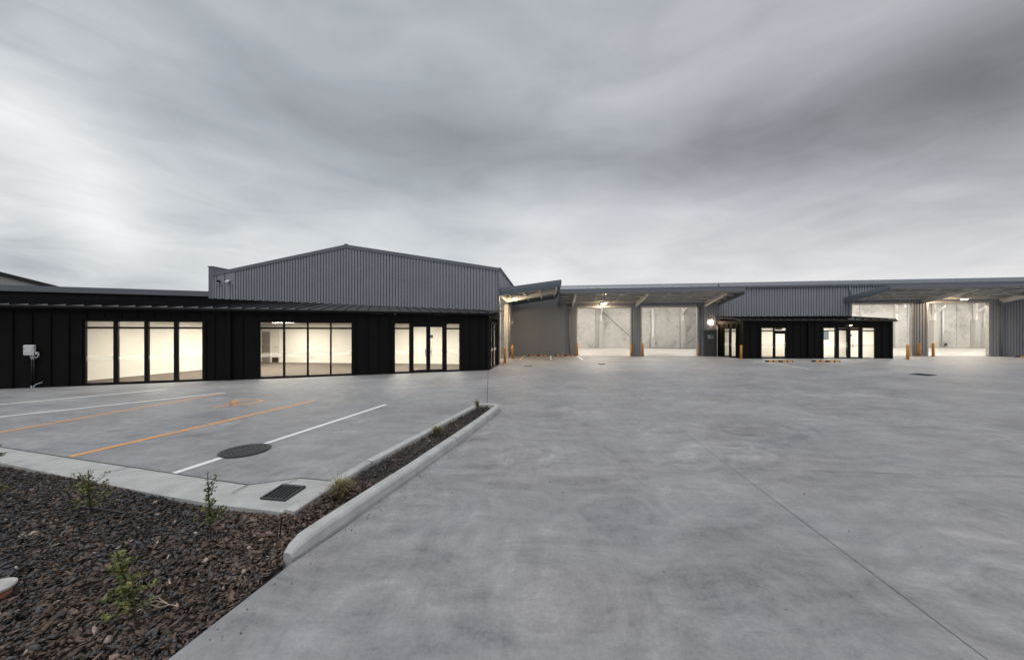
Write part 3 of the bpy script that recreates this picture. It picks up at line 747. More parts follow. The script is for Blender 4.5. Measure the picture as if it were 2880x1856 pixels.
# rain-head downpipes on the front
for px, zt in ((1601, 3.75), (1967, 3.95), (2813, 3.9)):
    u = FW.u_of(px); mb = MB(); mb.tube([FW.p(u, .115, zg(u) + .02), FW.p(u, .115, zt)], .055, 10); dp = mb.build('downpipe', 'slate_flash', lw, True)
    mb = MB(); FW.box(mb, u - .2, u + .2, .050, .23, zt, zt + .28); mb.build('rain_head', 'slate_flash', dp)
u = FW.u_of(2387); mb = MB(); mb.tube([FW.p(u, .115, 4.62), FW.p(u, .115, 5.42)], .06, 10); mb.build('downpipe', 'slate_flash', lw, True)
# personnel door and its sign
mb = MB(); FW.box(mb, pd0 + .05, pd1 - .05, -.06, .052, zg(pd0), pdh - .05); dr = mb.build('door', 'darksteel', lw)
mb = MB(); FW.box(mb, pd0 - .03, pd0 + .05, -.08, .07, zg(pd0), pdh); FW.box(mb, pd1 - .05, pd1 + .03, -.08, .07, zg(pd0), pdh); FW.box(mb, pd0 + .05, pd1 - .05, -.08, .07, pdh - .05, pdh + .03); mb.build('door_frame', 'darksteel', dr)
mb = MB(); mb.tube([FW.p(pd1 - .14, .052, 1.02), FW.p(pd1 - .14, .10, 1.02), FW.p(pd1 - .26, .10, 1.02)], .012, 6); mb.build('handle', 'chrome', dr)
u0, z1 = FW.uz(1990.3, 942); u1, z0 = FW.uz(2006.3, 952.3); sc = FW.p((u0 + u1) / 2, .052, (z0 + z1) / 2)
sg = thing('safety_sign', sc, 'blue and white safety notice on the grey side door', 'sign')
mb = MB(); FW.box(mb, u0, u1, .050, .056, z0, z1); mb.build('sign_board', 'sign_white', sg)
mb = MB(); um = u0 + (u1 - u0) * .32; zm = (z0 + z1) / 2
FW.box(mb, um, u1 - .01, .056, .059, zm + .01, z1 - .02); mb.build('green_panel', 'sign_green', sg)
mb = MB(); FW.box(mb, um + .02, u1 - .01, .056, .059, z0 + .02, zm - .015); mb.disc(FW.p(u0 + .07, .056, zm - .07), .055, .003, 12, -sN); mb.build('blue_panel', 'sign_blue', sg)
mb = MB(); FW.box(mb, u0 + .03, u0 + .05, .056, .059, zm + .02, z1 - .03); FW.box(mb, u0 + .09, u0 + .11, .056, .059, zm + .05, z1 - .06); mb.build('pictogram', 'void', sg)
mb = MB()
for k in range(3): FW.box(mb, um + .06, u1 - .05, .059, .0605, zm - .045 - k * .035, zm - .035 - k * .035)
mb.build('small_print', 'sign_white', sg)

# ------------------------------------------------------------------ canopies
def canopy(W, ua, ub, zw, zo, out_, rafters, owner, soffit_px=(), bridg=()):
    """skillion canopy cantilevered from wall W between ua and ub; rises from zw at the wall to zo at its outer edge"""
    zt = lambda n_: zw + (zo - zw) * n_ / out_
    mb = MB(); n_ = int((ub - ua) / .25); 
    for k in range(n_):
        u0 = ua + (ub - ua) * k / n_; u1 = ua + (ub - ua) * (k + 1) / n_; m_ = (u0 + u1) / 2
        for a, b, ha, hb in ((u0, m_ - .03, 0, 0), (m_ - .03, m_, 0, .035), (m_, u1 - .03, .035, .035), (u1 - .03, u1, .035, 0)):
            mb.face(W.p(a, .05, zt(0) + ha), W.p(b, .05, zt(0) + hb), W.p(b, out_, zt(out_) + hb), W.p(a, out_, zt(out_) + ha))
    cn = mb.build('canopy', 'roof', owner)
    mb = MB()   # outer fascia and end barges
    W.box(mb, ua - .03, ub + .03, out_, out_ + .06, zo - .17, zo + .08); mb.build('fascia', 'slate_flash', cn)
    for e0, e1 in ((ua - .05, ua + .03), (ub - .03, ub + .05)):
        mb = MB(); mb.hexa([W.p(e0, .03, zw - .12), W.p(e1, .03, zw - .12), W.p(e1, out_ - .002, zo - .12), W.p(e0, out_ - .002, zo - .12)], [W.p(e0, .03, zw + .10), W.p(e1, .03, zw + .10), W.p(e1, out_ - .002, zo + .082), W.p(e0, out_ - .002, zo + .082)])
        mb.build('barge_flashing', 'slate_flash', cn)
        mb = MB(); mb.hexa([W.p(e0 + .005, .03, zw - .36), W.p(e1 - .005, .03, zw - .36), W.p(e1 - .005, out_ - .02, zo - .34), W.p(e0 + .005, out_ - .02, zo - .34)], [W.p(e0 + .005, .03, zw - .123), W.p(e1 - .005, .03, zw - .123), W.p(e1 - .005, out_ - .02, zo - .123), W.p(e0 + .005, out_ - .02, zo - .123)])
        mb.build('end_channel', 'steel', cn)
    for u in rafters:
        mb = MB()
        for a, b, c_, d in ((-.012, .012, -.40, -.08), (-.07, .07, -.415, -.40), (-.07, .07, -.08, -.065)):
            mb.hexa([W.p(u + a, .04, zw + c_ - .02), W.p(u + b, .04, zw + c_ - .02), W.p(u + b, out_ - .1, zo + max(c_, -.30)), W.p(u + a, out_ - .1, zo + max(c_, -.30))], [W.p(u + a, .04, zw + d), W.p(u + b, .04, zw + d), W.p(u + b, out_ - .1, zo + max(d, -.285)), W.p(u + a, out_ - .1, zo + max(d, -.285))])
        mb.build('rafter', 'purlin', cn)
    for f_ in (.10, .36, .64, .93):
        n_ = out_ * f_; z = zt(n_); mb = MB()
        W.box(mb, ua + .06, ub - .06, n_, n_ + .012, z - .17, z - .015); W.box(mb, ua + .06, ub - .06, n_ + .012, n_ + .12, z - .17, z - .158)
        mb.build('purlin', 'purlin', cn)
    for u in bridg:
        mb = MB(); mb.hexa([W.p(u - .025, out_ * .10, zt(out_ * .10) - .15), W.p(u + .025, out_ * .10, zt(out_ * .10) - .15), W.p(u + .025, out_ * .93, zt(out_ * .93) - .15), W.p(u - .025, out_ * .93, zt(out_ * .93) - .15)],
                         [W.p(u - .025, out_ * .10, zt(out_ * .10) - .12), W.p(u + .025, out_ * .10, zt(out_ * .10) - .12), W.p(u + .025, out_ * .93, zt(out_ * .93) - .12), W.p(u - .025, out_ * .93, zt(out_ * .93) - .12)])
        mb.build('bridging_strut', 'purlin', cn)
    return cn
canopy(SW, .12, 8.1, 4.52, 5.0, 3.72, (4.1,), gw, bridg=(1.4, 2.7, 5.4, 6.8))
uc1 = FW.u_of(2022)
canopy(FW, 3.9, uc1, 4.42, 4.93, 3.7, (FW.u_of(1610), FW.u_of(1788), FW.u_of(1981)), lw, bridg=(6.7, 8.4, 11.8, 13.6))
uc2 = FW.u_of(2374)
canopy(FW, uc2, FU - 2, 4.50, 5.02, 3.7, (FW.u_of(2590), FW.u_of(2810), FW.u_of(2810) + 5.2, FW.u_of(2810) + 10.4), lw, bridg=(27.4, 29.2, 32.6, 34.4, 38, 39.8))

# ------------------------------------------------------------------ offices
def opening(owner, W, u0, u1, z0, zh, panes, ztr, doors=(), glassn=-.03, side='front'):
    """black framed glazing between u0 and u1; panes are (ua, ub), doors is a set of pane indexes that are door leaves"""
    if u1 < u0: u0, u1 = u1, u0
    panes = [tuple(sorted(p)) for p in panes]; order = sorted(range(len(panes)), key=lambda i: panes[i][0])
    mb = MB(); d0, d1 = -.09, .012
    xs = [u0] + [v for i in order for v in panes[i]] + [u1]
    for k in range(0, len(xs), 2):
        W.box(mb, xs[k], xs[k + 1], d0, d1, z0, zh)
    for i in order:
        a, b = panes[i]; W.box(mb, a, b, d0 + .003, d1 - .003, zh - .05, zh); 
        if i not in doors:
            W.box(mb, a, b, d0 + .003, d1 - .003, z0, z0 + .07); W.box(mb, a, b, d0 + .003, d1 - .003, ztr, ztr + .075)
    w_ = mb.build('window' if not doors else 'entrance_glazing', 'black_frame', owner)
    mb = MB(); t_ = .07   # surround trim standing proud of the cladding
    W.box(mb, u0 - t_, u0, -.02, .055, z0, zh + t_); W.box(mb, u1, u1 + t_, -.02, .055, z0, zh + t_); W.box(mb, u0, u1, -.02, .055, zh, zh + t_)
    mb.build('surround_trim', 'black', w_)
    for i in order:
        a, b = panes[i]; mb = MB()
        if i in doors: continue
        W.box(mb, a, b, glassn, glassn + .008, z0 + .07, ztr); W.box(mb, a, b, glassn, glassn + .008, ztr + .075, zh - .05)
        mb.build('pane', 'glass', w_)
        mb = MB(); W.box(mb, a + .005, b - .005, glassn + .0095, glassn + .0105, .92, 1.08); mb.build('frosted_band', 'film', w_)
    return w_
def leaf(owner, W, a, b, z0, z1, hside, sticker=None, lift=.0):
    """a glazed door leaf; hside = the u of its pull handle"""
    if b < a: a, b = b, a
    mb = MB(); st = .055
    W.box(mb, a - st, a, -.07, -.01, z0, z1); W.box(mb, b, b + st, -.07, -.01, z0, z1)
    W.box(mb, a, b, -.069, -.011, z0, z0 + .11); W.box(mb, a, b, -.069, -.011, z1 - .085, z1)
    d = mb.build('glass_door', 'black_frame', owner)
    mb = MB(); W.box(mb, a, b, -.044, -.036, z0 + .11, z1 - .085); mb.build('pane', 'glass', d)
    mb = MB(); s_ = 1 if hside > (a + b) / 2 else -1; hu = hside; zc = 1.02; hl = .20
    mb.tube([W.p(hu, -.01, zc + hl), W.p(hu, .05, zc + hl), W.p(hu, .075, zc + hl - .03), W.p(hu, .075, zc - hl + .03), W.p(hu, .05, zc - hl), W.p(hu, -.01, zc - hl)], .02, 8)
    mb.build('pull_handle', 'chrome', d, True)
    mb = MB(); W.box(mb, a + .005, b - .005, -.0345, -.0335, .92, 1.08); mb.build('frosted_band', 'film', d)
    return d
def wheelchair_sticker(W, u, z, s_, label, n_=-.030, flip=1):
    c = W.p(u, n_, z); th_ = thing('access_sign', c, label, 'sign', 'wheelchair access signs on the glass doors')
    mb = MB(); W.box(mb, u - s_ / 2, u + s_ / 2, n_ - .002, n_, z - s_ / 2, z + s_ / 2); mb.build('sign_board', 'sign_blue', th_)
    mb = MB(); e = s_ / 10
    P = lambda a, b: W.p(u + a * e * flip, n_ + .0015, z + b * e)
    ring = [P(-.3 + 2.1 * math.cos(R(t_)), -1.2 + 2.1 * math.sin(R(t_))) for t_ in range(150, 400, 25)]
    mb.tube(ring, e * .32, 4); mb.tube([P(-.6, 2.4), P(-.4, .1), P(1.5, .1), P(2.4, -2.4), P(3.2, -2.2)], e * .36, 4); mb.disc(P(-.6, 3.3), e * .62, .0012, 10, W.n)
    mb.build('wheelchair_pictogram', 'sign_white', th_)
    return th_
def cladding(mb, W, u0, u1, z0, z1, ops_):
    u = u0
    for a, b, zl, zh in sorted((min(a, b), max(a, b), zl, zh) for a, b, zl, zh in ops_):
        ribbed(mb, W, u, a, z0, z1, .48, .02, .042, .004); ribbed(mb, W, a, b, zh, z1, .48, .02, .042, .004)
        if zl > z0 + .01: ribbed(mb, W, a, b, z0, zl, 9, .02, .0, .004)
        u = b
    ribbed(mb, W, u, u1, z0, z1, .48, .02, .042, .004)
    return mb

# ---- left office: a wedge between the skewed front and the gable wall
of = thing('black_office', (CA.x, CA.y, 0), 'long low black clad office with lit full height windows, left foreground', 'office building')
U = FA.u_of
AL = 27.0
w1 = [(U(a), U(b)) for a, b in ((241, 319), (332, 406), (418, 489), (501, 569))]
w2 = [(U(a), U(b)) for a, b in ((732, 796), (801.5, 863), (868, 928), (932.5, 988.5))]
en = [(U(a), U(b)) for a, b in ((1111, 1150.6), (1161.6, 1200.5), (1208.6, 1246), (1256.6, 1292))]
o1, o2, o3 = (U(234), U(574)), (U(728), U(992)), (U(1108.5), U(1294.5))
ZH, ZT = 2.42, 2.10
mb = MB(); cladding(mb, FA, .0, AL, -.02, 2.74, [(o1[0], o1[1], .02, ZH), (o2[0], o2[1], .02, ZH), (o3[0], o3[1], .02, ZH)])
mb.build('front_cladding', 'black', of)
opening(of, FA, o1[0], o1[1], .02, ZH, w1, ZT); opening(of, FA, o2[0], o2[1], .02, ZH, w2, ZT)
eg = opening(of, FA, o3[0], o3[1], .02, ZH, en, ZT, doors={1, 2})
# fill head above the two leaves
mb = MB(); a, b = sorted((U(1156), U(1251))); FA.box(mb, a, b, -.085, .008, 2.30, 2.37); mb.build('door_head', 'black_frame', eg)
leaf(of, FA, U(1163.5), U(1199), .03, 2.30, U(1196.5)); leaf(of, FA, U(1210.5), U(1244), .03, 2.30, U(1213.5))
u_, z_ = FA.uz(1213.2, 946.5); wheelchair_sticker(FA, u_, z_, .15, 'blue wheelchair sign on the right leaf of the left office entrance', flip=-1)
# right side wall of the office
CB = CG.copy(); sdir = (CB - CA); sl_ = sdir.length; sdir.normalize(); FS = Wall(CA, sdir, Vector((sdir.y, -sdir.x, 0)))
sw = [(FS.u_of(1380), FS.u_of(1386.5)), (FS.u_of(1388.5), FS.u_of(1396))]; so_ = (FS.u_of(1378.5), FS.u_of(1397.5))
mb = MB(); cladding(mb, FS, .0, sl_, -.02, 2.74, [(so_[0], so_[1], .02, ZH)]); mb.build('side_cladding', 'black', of)
opening(of, FS, so_[0], so_[1], .02, ZH, sw, ZT)
mb = MB(); FA.box(mb, -.03, .09, .0, .05, -.02, 2.74); FS.box(mb, -.05, .09, .0, .05, -.02, 2.74); mb.build('corner_trim', 'black', of)
mb = MB(); FA.box(mb, -.05, AL, .0, .05, 2.70, 2.90); FS.box(mb, .0, sl_, .001, .05, 2.70, 2.90); mb.build('fascia', 'black', of)
mb = MB()
pts = [FA.p(-.34, .15, 2.855), FA.p(AL, .15, 2.855)]; mb.tube(pts, .072, 10); mb.build('gutter', 'black', of, True)
# downpipes
u_ = U(648); mb = MB(); FA.box(mb, u_ - .05, u_ + .05, .045, .15, .03, 2.90); mb.build('downpipe', 'black', of)
u_ = U(1205); mb = MB(); FA.box(mb, u_ - .05, u_ + .05, .05, .10, 2.52, 2.72); mb.build('sensor_box', 'black_frame', of)
# roof: pans from the gutter up to the gable wall, seams between them
Z0r, PIT = 2.955, .106
def back_p(a):      # how far the roof runs back from the front at position a along it
    g0 = FA; q = CG; A_ = (q - CA).dot(uA); P_ = -(q - CA).dot(nA); q2 = GW.p(GU + .3, 0, 0); A2 = (q2 - CA).dot(uA); P2 = -(q2 - CA).dot(nA)
    return (P_ + (a - A_) * (P2 - P_) / (A2 - A_)) if a < A2 else P2
roofmb, seam = MB(), MB()
a0 = (CG - CA).dot(uA) - .30
stp = .48; k0 = int(a0 / stp) - 1
def front_p(a): return -.16 if a >= -.34 else -.16 + (-.34 - a) * ((CG - CA).dot(-nA) + .2) / (-.34 - a0)
def rp(a, p, dz=0): return FA.p(a, -p, Z0r + PIT * p + dz)
a = -.34 - 3 * .32
L = [a0, -1.4, -1.05, -.7, -.34] + [stp * k for k in range(0, int(AL / stp) + 1)]
L = sorted(set(x for x in L if x >= a0 - 1e-6))
for x, y in zip(L, L[1:]):
    roofmb.hexa([rp(x, front_p(x), -.03), rp(y, front_p(y), -.03), rp(y, back_p(y) - .01, -.03), rp(x, back_p(x) - .01, -.03)], [rp(x, front_p(x)), rp(y, front_p(y)), rp(y, back_p(y) - .01), rp(x, back_p(x) - .01)])
for x in L[4:]:
    h_ = .032 if x < 8.5 else .055; w_ = .006
    seam.hexa([rp(x - w_, front_p(x) + .02), rp(x + w_, front_p(x) + .02), rp(x + w_, back_p(x) - .03), rp(x - w_, back_p(x) - .03)], [rp(x - w_, front_p(x) + .02, h_), rp(x + w_, front_p(x) + .02, h_), rp(x + w_, back_p(x) - .03, h_), rp(x - w_, back_p(x) - .03, h_)])
rf = roofmb.build('roof', 'black_roof', of); seam.build('standing_seams', 'black', rf)
mb = MB(); e1 = FA.p(-.34, .16, 0); e2 = CG + wN * .02
sv = (e2 - e1).normalized(); SE = Wall(e1, sv, Vector((sv.y, -sv.x, 0))); 
mb.hexa([SE.p(0, 0, 2.87), SE.p((e2 - e1).length, 0, 3.18), SE.p((e2 - e1).length, .05, 3.18), SE.p(0, .05, 2.87)], [SE.p(0, 0, 2.99), SE.p((e2 - e1).length, 0, 3.33), SE.p((e2 - e1).length, .05, 3.33), SE.p(0, .05, 2.99)])
mb.build('end_flashing', 'black', rf)
# parapet capping at the top of the left part of the roof
q2 = GW.p(GU + .3, 0, 0); A2 = (q2 - CA).dot(uA); P2_ = -(q2 - CA).dot(nA); zr = Z0r + PIT * P2_
mb = MB(); FA.box(mb, A2, AL + 3, -P2_ - .3, -P2_ - .01, 0, zr + .16); mb.build('parapet_wall', 'black', of)
mb = MB(); FA.box(mb, A2 - .02, AL + 3, -P2_ - .34, -P2_ + .06, zr + .16, zr + .50); mb.build('parapet_capping', 'slate_flash', of)
mb = MB(); FA.box(mb, AL, AL + .15, -P2_, .0, 0, 3.6); mb.build('end_wall', 'black', of)
# interior of the left office
pA = G(244, 1071.5); pB = G(571, 1040.5); pdv = (Vector((pB.x - pA.x, pB.y - pA.y, 0))).normalized(); PW = Wall(pA, pdv, Vector((pdv.y, -pdv.x, 0)))
CZ = 2.52
mb = MB(); PW.box(mb, -1.2, 4.75, -.12, .0, .0, CZ); mb.build('partition_wall', 'cream', of)
mb = MB(); GW.box(mb, .02, GU, .06, .12, .0, CZ); mb.build('inner_rear_wall', 'cream', of)
mb = MB(); PW.box(mb, -1.2, 4.75, .0, .014, .004, .095); GW.box(mb, .02, GU, .12, .134, .004, .095); mb.build('skirting_board', 'cream', of)
fl = [FA.p(.06, -.1, 0), FA.p(18.5, -.1, 0), GW.p(GU - .1, .06, 0), GW.p(.12, .06, 0)]
mb = MB(); mb.prism([(p.x, p.y) for p in fl], -.05, .016); mb.build('carpet_floor', 'carpet', of)
mb = MB(); mb.prism([(p.x, p.y) for p in fl], CZ, CZ + .03); mb.build('ceiling_lining', 'ceiling', of)
# inner doors seen through the middle window
def gdoor(px0, px1, mat, ztop, hs):
    a, b = sorted((GW.uz(px0, HY, .12)[0], GW.uz(px1, HY, .12)[0])); mb = MB(); GW.box(mb, a, b, .12, .15, .02, ztop); d = mb.build('inner_door', mat, of)
    mb = MB(); GW.box(mb, a - .07, a, .12, .17, .02, ztop + .07); GW.box(mb, b, b + .07, .12, .17, .02, ztop + .07); GW.box(mb, a, b, .12, .17, ztop, ztop + .07); mb.build('door_frame', 'cream', d)
    mb = MB(); h_ = b - .1 if hs > 0 else a + .1; mb.tube([GW.p(h_, .19, 1.0), GW.p(h_ - hs * .14, .19, 1.0)], .014, 6); mb.tube([GW.p(h_, .15, 1.0), GW.p(h_, .19, 1.0)], .02, 6); mb.build('handle', 'ironwork', d)
    return d
gdoor(737, 760.5, 'greydoor', 1.98, 1)
d2 = gdoor(765, 785.5, 'cream', 1.98, -1)
a, b = sorted((GW.uz(766, HY, .12)[0], GW.uz(784.5, HY, .12)[0])); mb = MB(); GW.box(mb, a, b, .15, .158, .03, .34); mb.build('door_grille', 'sign_brown', d2)
mb = MB(); a, b = sorted((GW.uz(871, HY, .12)[0], GW.uz(882, HY, .12)[0])); GW.box(mb, a, b, .12, .135, .32, .38); mb.build('power_outlet', 'white_plastic', of)
def ceil_light(p, ax, l, w, z, label, proto=[None]):
    th_ = thing('ceiling_light', (p.x, p.y, z), label, 'ceiling light', 'ceiling light panels inside the offices')
    mb = MB(); mb.box((p.x, p.y, z - .012), (l, w, .02), ax); mb.build('diffuser', 'em_office', th_)
    mb = MB()
    for s_ in (-1, 1): mb.box((p.x - ax[1] * s_ * (w / 2 + .012), p.y + ax[0] * s_ * (w / 2 + .012), z - .014), (l, .02, .026), ax)
    mb.build('frame', 'white_plastic', th_)
q = AT(793, 908, 20.7)
ceil_light(q, tuple(wN[:2]), 1.30, .28, CZ, 'glowing strip light at the ceiling seen through the middle office window')
for (u_, p_, l_) in ((1.5, 1.6, 'by the entrance doors'), (4.0, 3.0, 'behind the entrance'), (4.6, 1.4, 'right of the middle window'), (7.6, 2.2, 'over the middle window'), (10.6, 2.4, 'between the two wide windows'),
                     (13.7, 1.5, 'over the left window'), (12.4, 3.6, 'deep behind the left window'), (9.2, 4.6, 'deep behind the middle window')):
    ceil_light(FA.p(u_, -p_, 0), tuple(uA[:2]), 1.2, .3, CZ, 'square lit ceiling panel in the left office ' + l_)

# ---- small office on the right, a projecting lean-to
o2A = Vector((16.72, 25.70, 0)); o2B = Vector((26.40, 24.73, 0)); o2C = Vector((25.62, 27.44, 0)); o2D = Vector((16.32, 28.37, 0))
F2 = Wall(o2A, (o2B - o2A), Vector((-.0995, -.995, 0))); L2 = (o2B - o2A).length
sb = (o2D - o2A); S2 = Wall(o2A, sb, Vector((-sb.y, sb.x, 0)))
if S2.n.x > 0: S2.n = -S2.n
o2 = thing('small_black_office', (21.5, 25.2, 0), 'small black clad lean-to office with lit entrance, right of the yard', 'office building')
V = F2.u_of; g2 = .055
H2, T2, E2 = 2.28, 2.0, 2.56
pa = [(V(2142), V(2175)), (V(2179), V(2211))]; oa = (V(2138.5), V(2217.5))
pb = [(V(2316.5), V(2349)), (V(2358), V(2384)), (V(2391.5), V(2418)), (V(2426), V(2460.5))]; ob = (V(2313.5), V(2463))
mb = MB(); cladding(mb, F2, 0, L2, .0, E2, [(oa[0], oa[1], .06, H2), (ob[0], ob[1], .06, H2)]); mb.build('front_cladding', 'black', o2)
mb = MB(); sp = [(S2.u_of(2069), S2.u_of(2055)), (S2.u_of(2050), S2.u_of(2036))]; so2 = (S2.u_of(2071), S2.u_of(2033.5))
cladding(mb, S2, 0, sb.length, -.02, E2, [(so2[0], so2[1], .06, H2 - .05)]); 
rs_ = Wall(o2B, (o2C - o2B), Vector((o2C.y - o2B.y, -(o2C.x - o2B.x), 0))); ribbed(mb, rs_, 0, (o2C - o2B).length, .0, E2, .48, .02, .042, .004)
mb.build('side_cladding', 'black', o2)
w = opening(o2, F2, oa[0], oa[1], .06, H2, pa, T2, doors={1})
a, b = pa[1]; mb = MB(); F2.box(mb, a, b, -.08, .008, T2 - .09, T2 + .06); mb.build('door_head', 'black_frame', w)
mb = MB(); F2.box(mb, a, b, -.03, -.022, T2 + .06, H2 - .05); mb.build('pane', 'glass', w)
leaf(o2, F2, a + .06, b - .06, .07, T2 - .09, b - .10)
w = opening(o2, F2, ob[0], ob[1], .06, H2, pb, T2, doors={1, 2})
a, b = V(2351), V(2425); mb = MB(); F2.box(mb, a, b, -.08, .008, H2 - .13, H2 - .06); mb.build('door_head', 'black_frame', w)
leaf(o2, F2, pb[1][0] + .055, pb[1][1] - .03, .07, H2 - .13, pb[1][1] - .02 - .09); leaf(o2, F2, pb[2][0] + .03, pb[2][1] - .055, .07, H2 - .13, pb[2][0] + .02 + .09)
u_, z_ = F2.uz(2394.5, 943.3); wheelchair_sticker(F2, u_, z_, .14, 'dark wheelchair sign on the small office entrance door', flip=1)
opening(o2, S2, so2[0], so2[1], .06, H2 - .05, sp, T2 - .03)
mb = MB(); F2.box(mb, -.05, L2 + .05, .0, .05, E2 - .02, 2.76); S2.box(mb, -.05, sb.length, .0, .05, E2 - .02, 2.78); mb.build('fascia', 'black', o2)
mb = MB(); F2.box(mb, -.03, .10, .001, .052, 0, E2); S2.box(mb, -.05, .10, .001, .052, 0, E2); mb.build('corner_trim', 'black', o2)
mb = MB(); F2.box(mb, L2 - .10, L2 + .05, .001, .052, 0, E2); mb.build('corner_trim', 'black', o2)
mb = MB(); mb.tube([F2.p(-.25, .13, 2.745), F2.p(L2 + .22, .13, 2.745)], .07, 8); mb.build('gutter', 'black_frame', o2, True)
u_ = V(2272); mb = MB(); F2.box(mb, u_ - .05, u_ + .05, .045, .14, .06, 2.78); mb.build('downpipe', 'black', o2)
rq = lambda s_, p_, dz=0: (F2.p(-.2 + (L2 + .4) * s_, .14, 2.83).lerp(Vector((o2D.x - .12, o2D.y, 3.17)).lerp(Vector((o2C.x + .1, o2C.y, 3.17)), s_), p_) + Vector((0, 0, dz)))
mb, ms_ = MB(), MB(); n_ = 20
for k in range(n_):
    s0, s1 = k / n_, (k + 1) / n_
    mb.hexa([rq(s0, 0, -.04), rq(s1, 0, -.04), rq(s1, 1, -.04), rq(s0, 1, -.04)], [rq(s0, 0), rq(s1, 0), rq(s1, 1), rq(s0, 1)])
for k in range(n_ + 1):
    s_ = k / n_; d = .0012; ms_.hexa([rq(s_ - d, .01), rq(s_ + d, .01), rq(s_ + d, .99), rq(s_ - d, .99)], [rq(s_ - d, .01, .045), rq(s_ + d, .01, .045), rq(s_ + d, .99, .045), rq(s_ - d, .99, .045)])
rf = mb.build('roof', 'black_roof', o2); ms_.build('standing_seams', 'black', rf)
mb = MB(); F2.box(mb, -.66, L2 - 1.0, -2.56, -2.50, 0, 2.45)
mb.build('inner_rear_wall', 'cream', o2)
mb = MB(); rs_.box(mb, .1, 2.5, -.16, -.10, .06, 2.45); mb.build('inner_side_wall', 'cream', o2)
um = V(2300); mb = MB(); F2.box(mb, um, um + .1, -2.55, -.1, 0, 2.45); 
d0_ = F2.p(ob[0] + .12, -.15, 0); d1_ = F2.p(ob[0] + 1.9, -2.55, 0); PV = Wall(d0_, d1_ - d0_, (1, -1, 0)); 
mb.build('partition_wall', 'cream', o2)
fl2 = [F2.p(.06, -.1, 0), F2.p(L2 - .06, -.1, 0), F2.p(L2 - 1.1, -2.5, 0), F2.p(-.62, -2.5, 0)]
mb = MB(); mb.prism([(p.x, p.y) for p in fl2], -.02, .075); mb.build('carpet_floor', 'carpet', o2)
mb = MB(); mb.prism([(p.x, p.y) for p in fl2], 2.45, 2.48); mb.build('ceiling_lining', 'ceiling', o2)
rw = lambda px: F2.uz(px, HY, -2.47)[0]
mb = MB(); F2.box(mb, rw(2312), rw(2331), -2.499, -2.47, 1.35, 2.02); mb.build('notice_board', 'steel', o2)
mb = MB(); F2.box(mb, rw(2406), rw(2412), -2.46, -2.42, .08, 1.2); mb.build('timber_post', 'greydoor', o2)
mb = MB(); F2.box(mb, rw(2391), rw(2443), -2.499, -2.465, .08, 2.4); mb.build('concrete_infill', 'panel', o2)
for u_, l_ in ((1.6, 'by its left side window'), (4.4, 'by its single door'), (5.7, 'at the left of its entrance'), (7.3, 'at the right of its entrance')):
    ceil_light(F2.p(u_, -1.1, 0), tuple(wN[:2]), 1.0, .3, 2.45, 'lit ceiling panel in the small office ' + l_)
# exit sign hanging inside the transom
u_, z_ = F2.uz(2190.5, 924.3, -.25); c = F2.p(u_, -.25, z_)
th_ = thing('exit_sign', c, 'dark exit sign with running figure hung inside the small office transom', 'sign')
mb = MB(); F2.box(mb, u_ - .22, u_ + .22, -.28, -.25, z_ - .09, z_ + .09); mb.build('sign_board', 'sign_brown', th_)
mb = MB(); P = lambda a, b: F2.p(u_ + a, -.2485, z_ + b)
mb.tube([P(-.15, .02), P(-.12, .0), P(-.10, -.03), P(-.13, -.06)], .010, 5); mb.tube([P(-.10, -.03), P(-.07, -.055)], .010, 5); mb.tube([P(-.17, .0), P(-.12, .02), P(-.08, .0)], .009, 5); mb.disc(P(-.105, .05), .018, .002, 8, F2.n)
mb.tube([P(.0, .0), P(.15, .0)], .012, 5); mb.tube([P(.06, .05), P(.0, .0), P(.06, -.05)], .012, 5)
mb.build('pictogram', 'sign_white', th_)

# ------------------------------------------------------------------ lamps
def flood(c, ax, label, w=.34, tilt=.12):
    th_ = thing('flood_light', c, label, 'flood light', 'flood lights under the canopies')
    A = Vector((ax[0], ax[1], 0)).normalized(); c = Vector(c)
    mb = MB(); mb.box(c + Vector((0, 0, .06)), (w, .20, .07), ax); mb.build('housing', 'tinted', th_)
    mb = MB(); mb.box(c + Vector((0, 0, .018)), (w - .05, .16, .014), ax)
    mb.build('lens', 'em_flood', th_)
    mb = MB(); mb.tube([c + A * (w / 2 + .02) + Vector((0, 0, .06)), c + A * (w / 2 + .02) + Vector((0, 0, .17)), c - A * (w / 2 + .02) + Vector((0, 0, .17)), c - A * (w / 2 + .02) + Vector((0, 0, .06))], .012, 6); mb.build('bracket', 'tinted', th_)
flood(SW.p(3.3, .7, SW.uz(1424, 834, .3)[1] if False else 4.25), sN, 'lit flood light under the nearest canopy beside the gabled warehouse')
u_, z_ = FW.uz(1699, 855, 1.0); flood(FW.p(u_, 1.0, z_), wN, 'lit flood light over the leftmost open roller doorway')
u_, z_ = FW.uz(2712, 843, 1.3); flood(FW.p(u_, 1.3, z_), wN, 'lit flood light under the right hand canopy')
def bulkhead(W, u, z, r, lit, label):
    c = W.p(u, .05, z); th_ = thing('bulkhead_light', c, label, 'wall light', 'round bulkhead wall lights')
    mb = MB(); mb.tube([W.p(u, .03, z), W.p(u, .07, z)], r * 1.08, 24); mb.build('base', 'white_plastic', th_)
    mb = MB(); mb.tube([W.p(u, .07, z), W.p(u, .11, z), W.p(u, .135, z), W.p(u, .145, z)], [r, r * .95, r * .7, r * .2], 24); mb.build('lens', 'em_bulk' if lit else 'white_plastic', th_, True)
u_, z_ = FW.uz(1998, 906.7); bulkhead(FW, u_, z_, .165, True, 'glowing round wall light above the grey side door')
u_, z_ = SW.uz(1440.3, 908); bulkhead(SW, min(u_, 7.4), z_, .19, False, 'unlit white round wall light by the inside corner under the canopy')
u_, z_ = F2.uz(2390, 915.5); c = F2.p(u_, .12, z_)
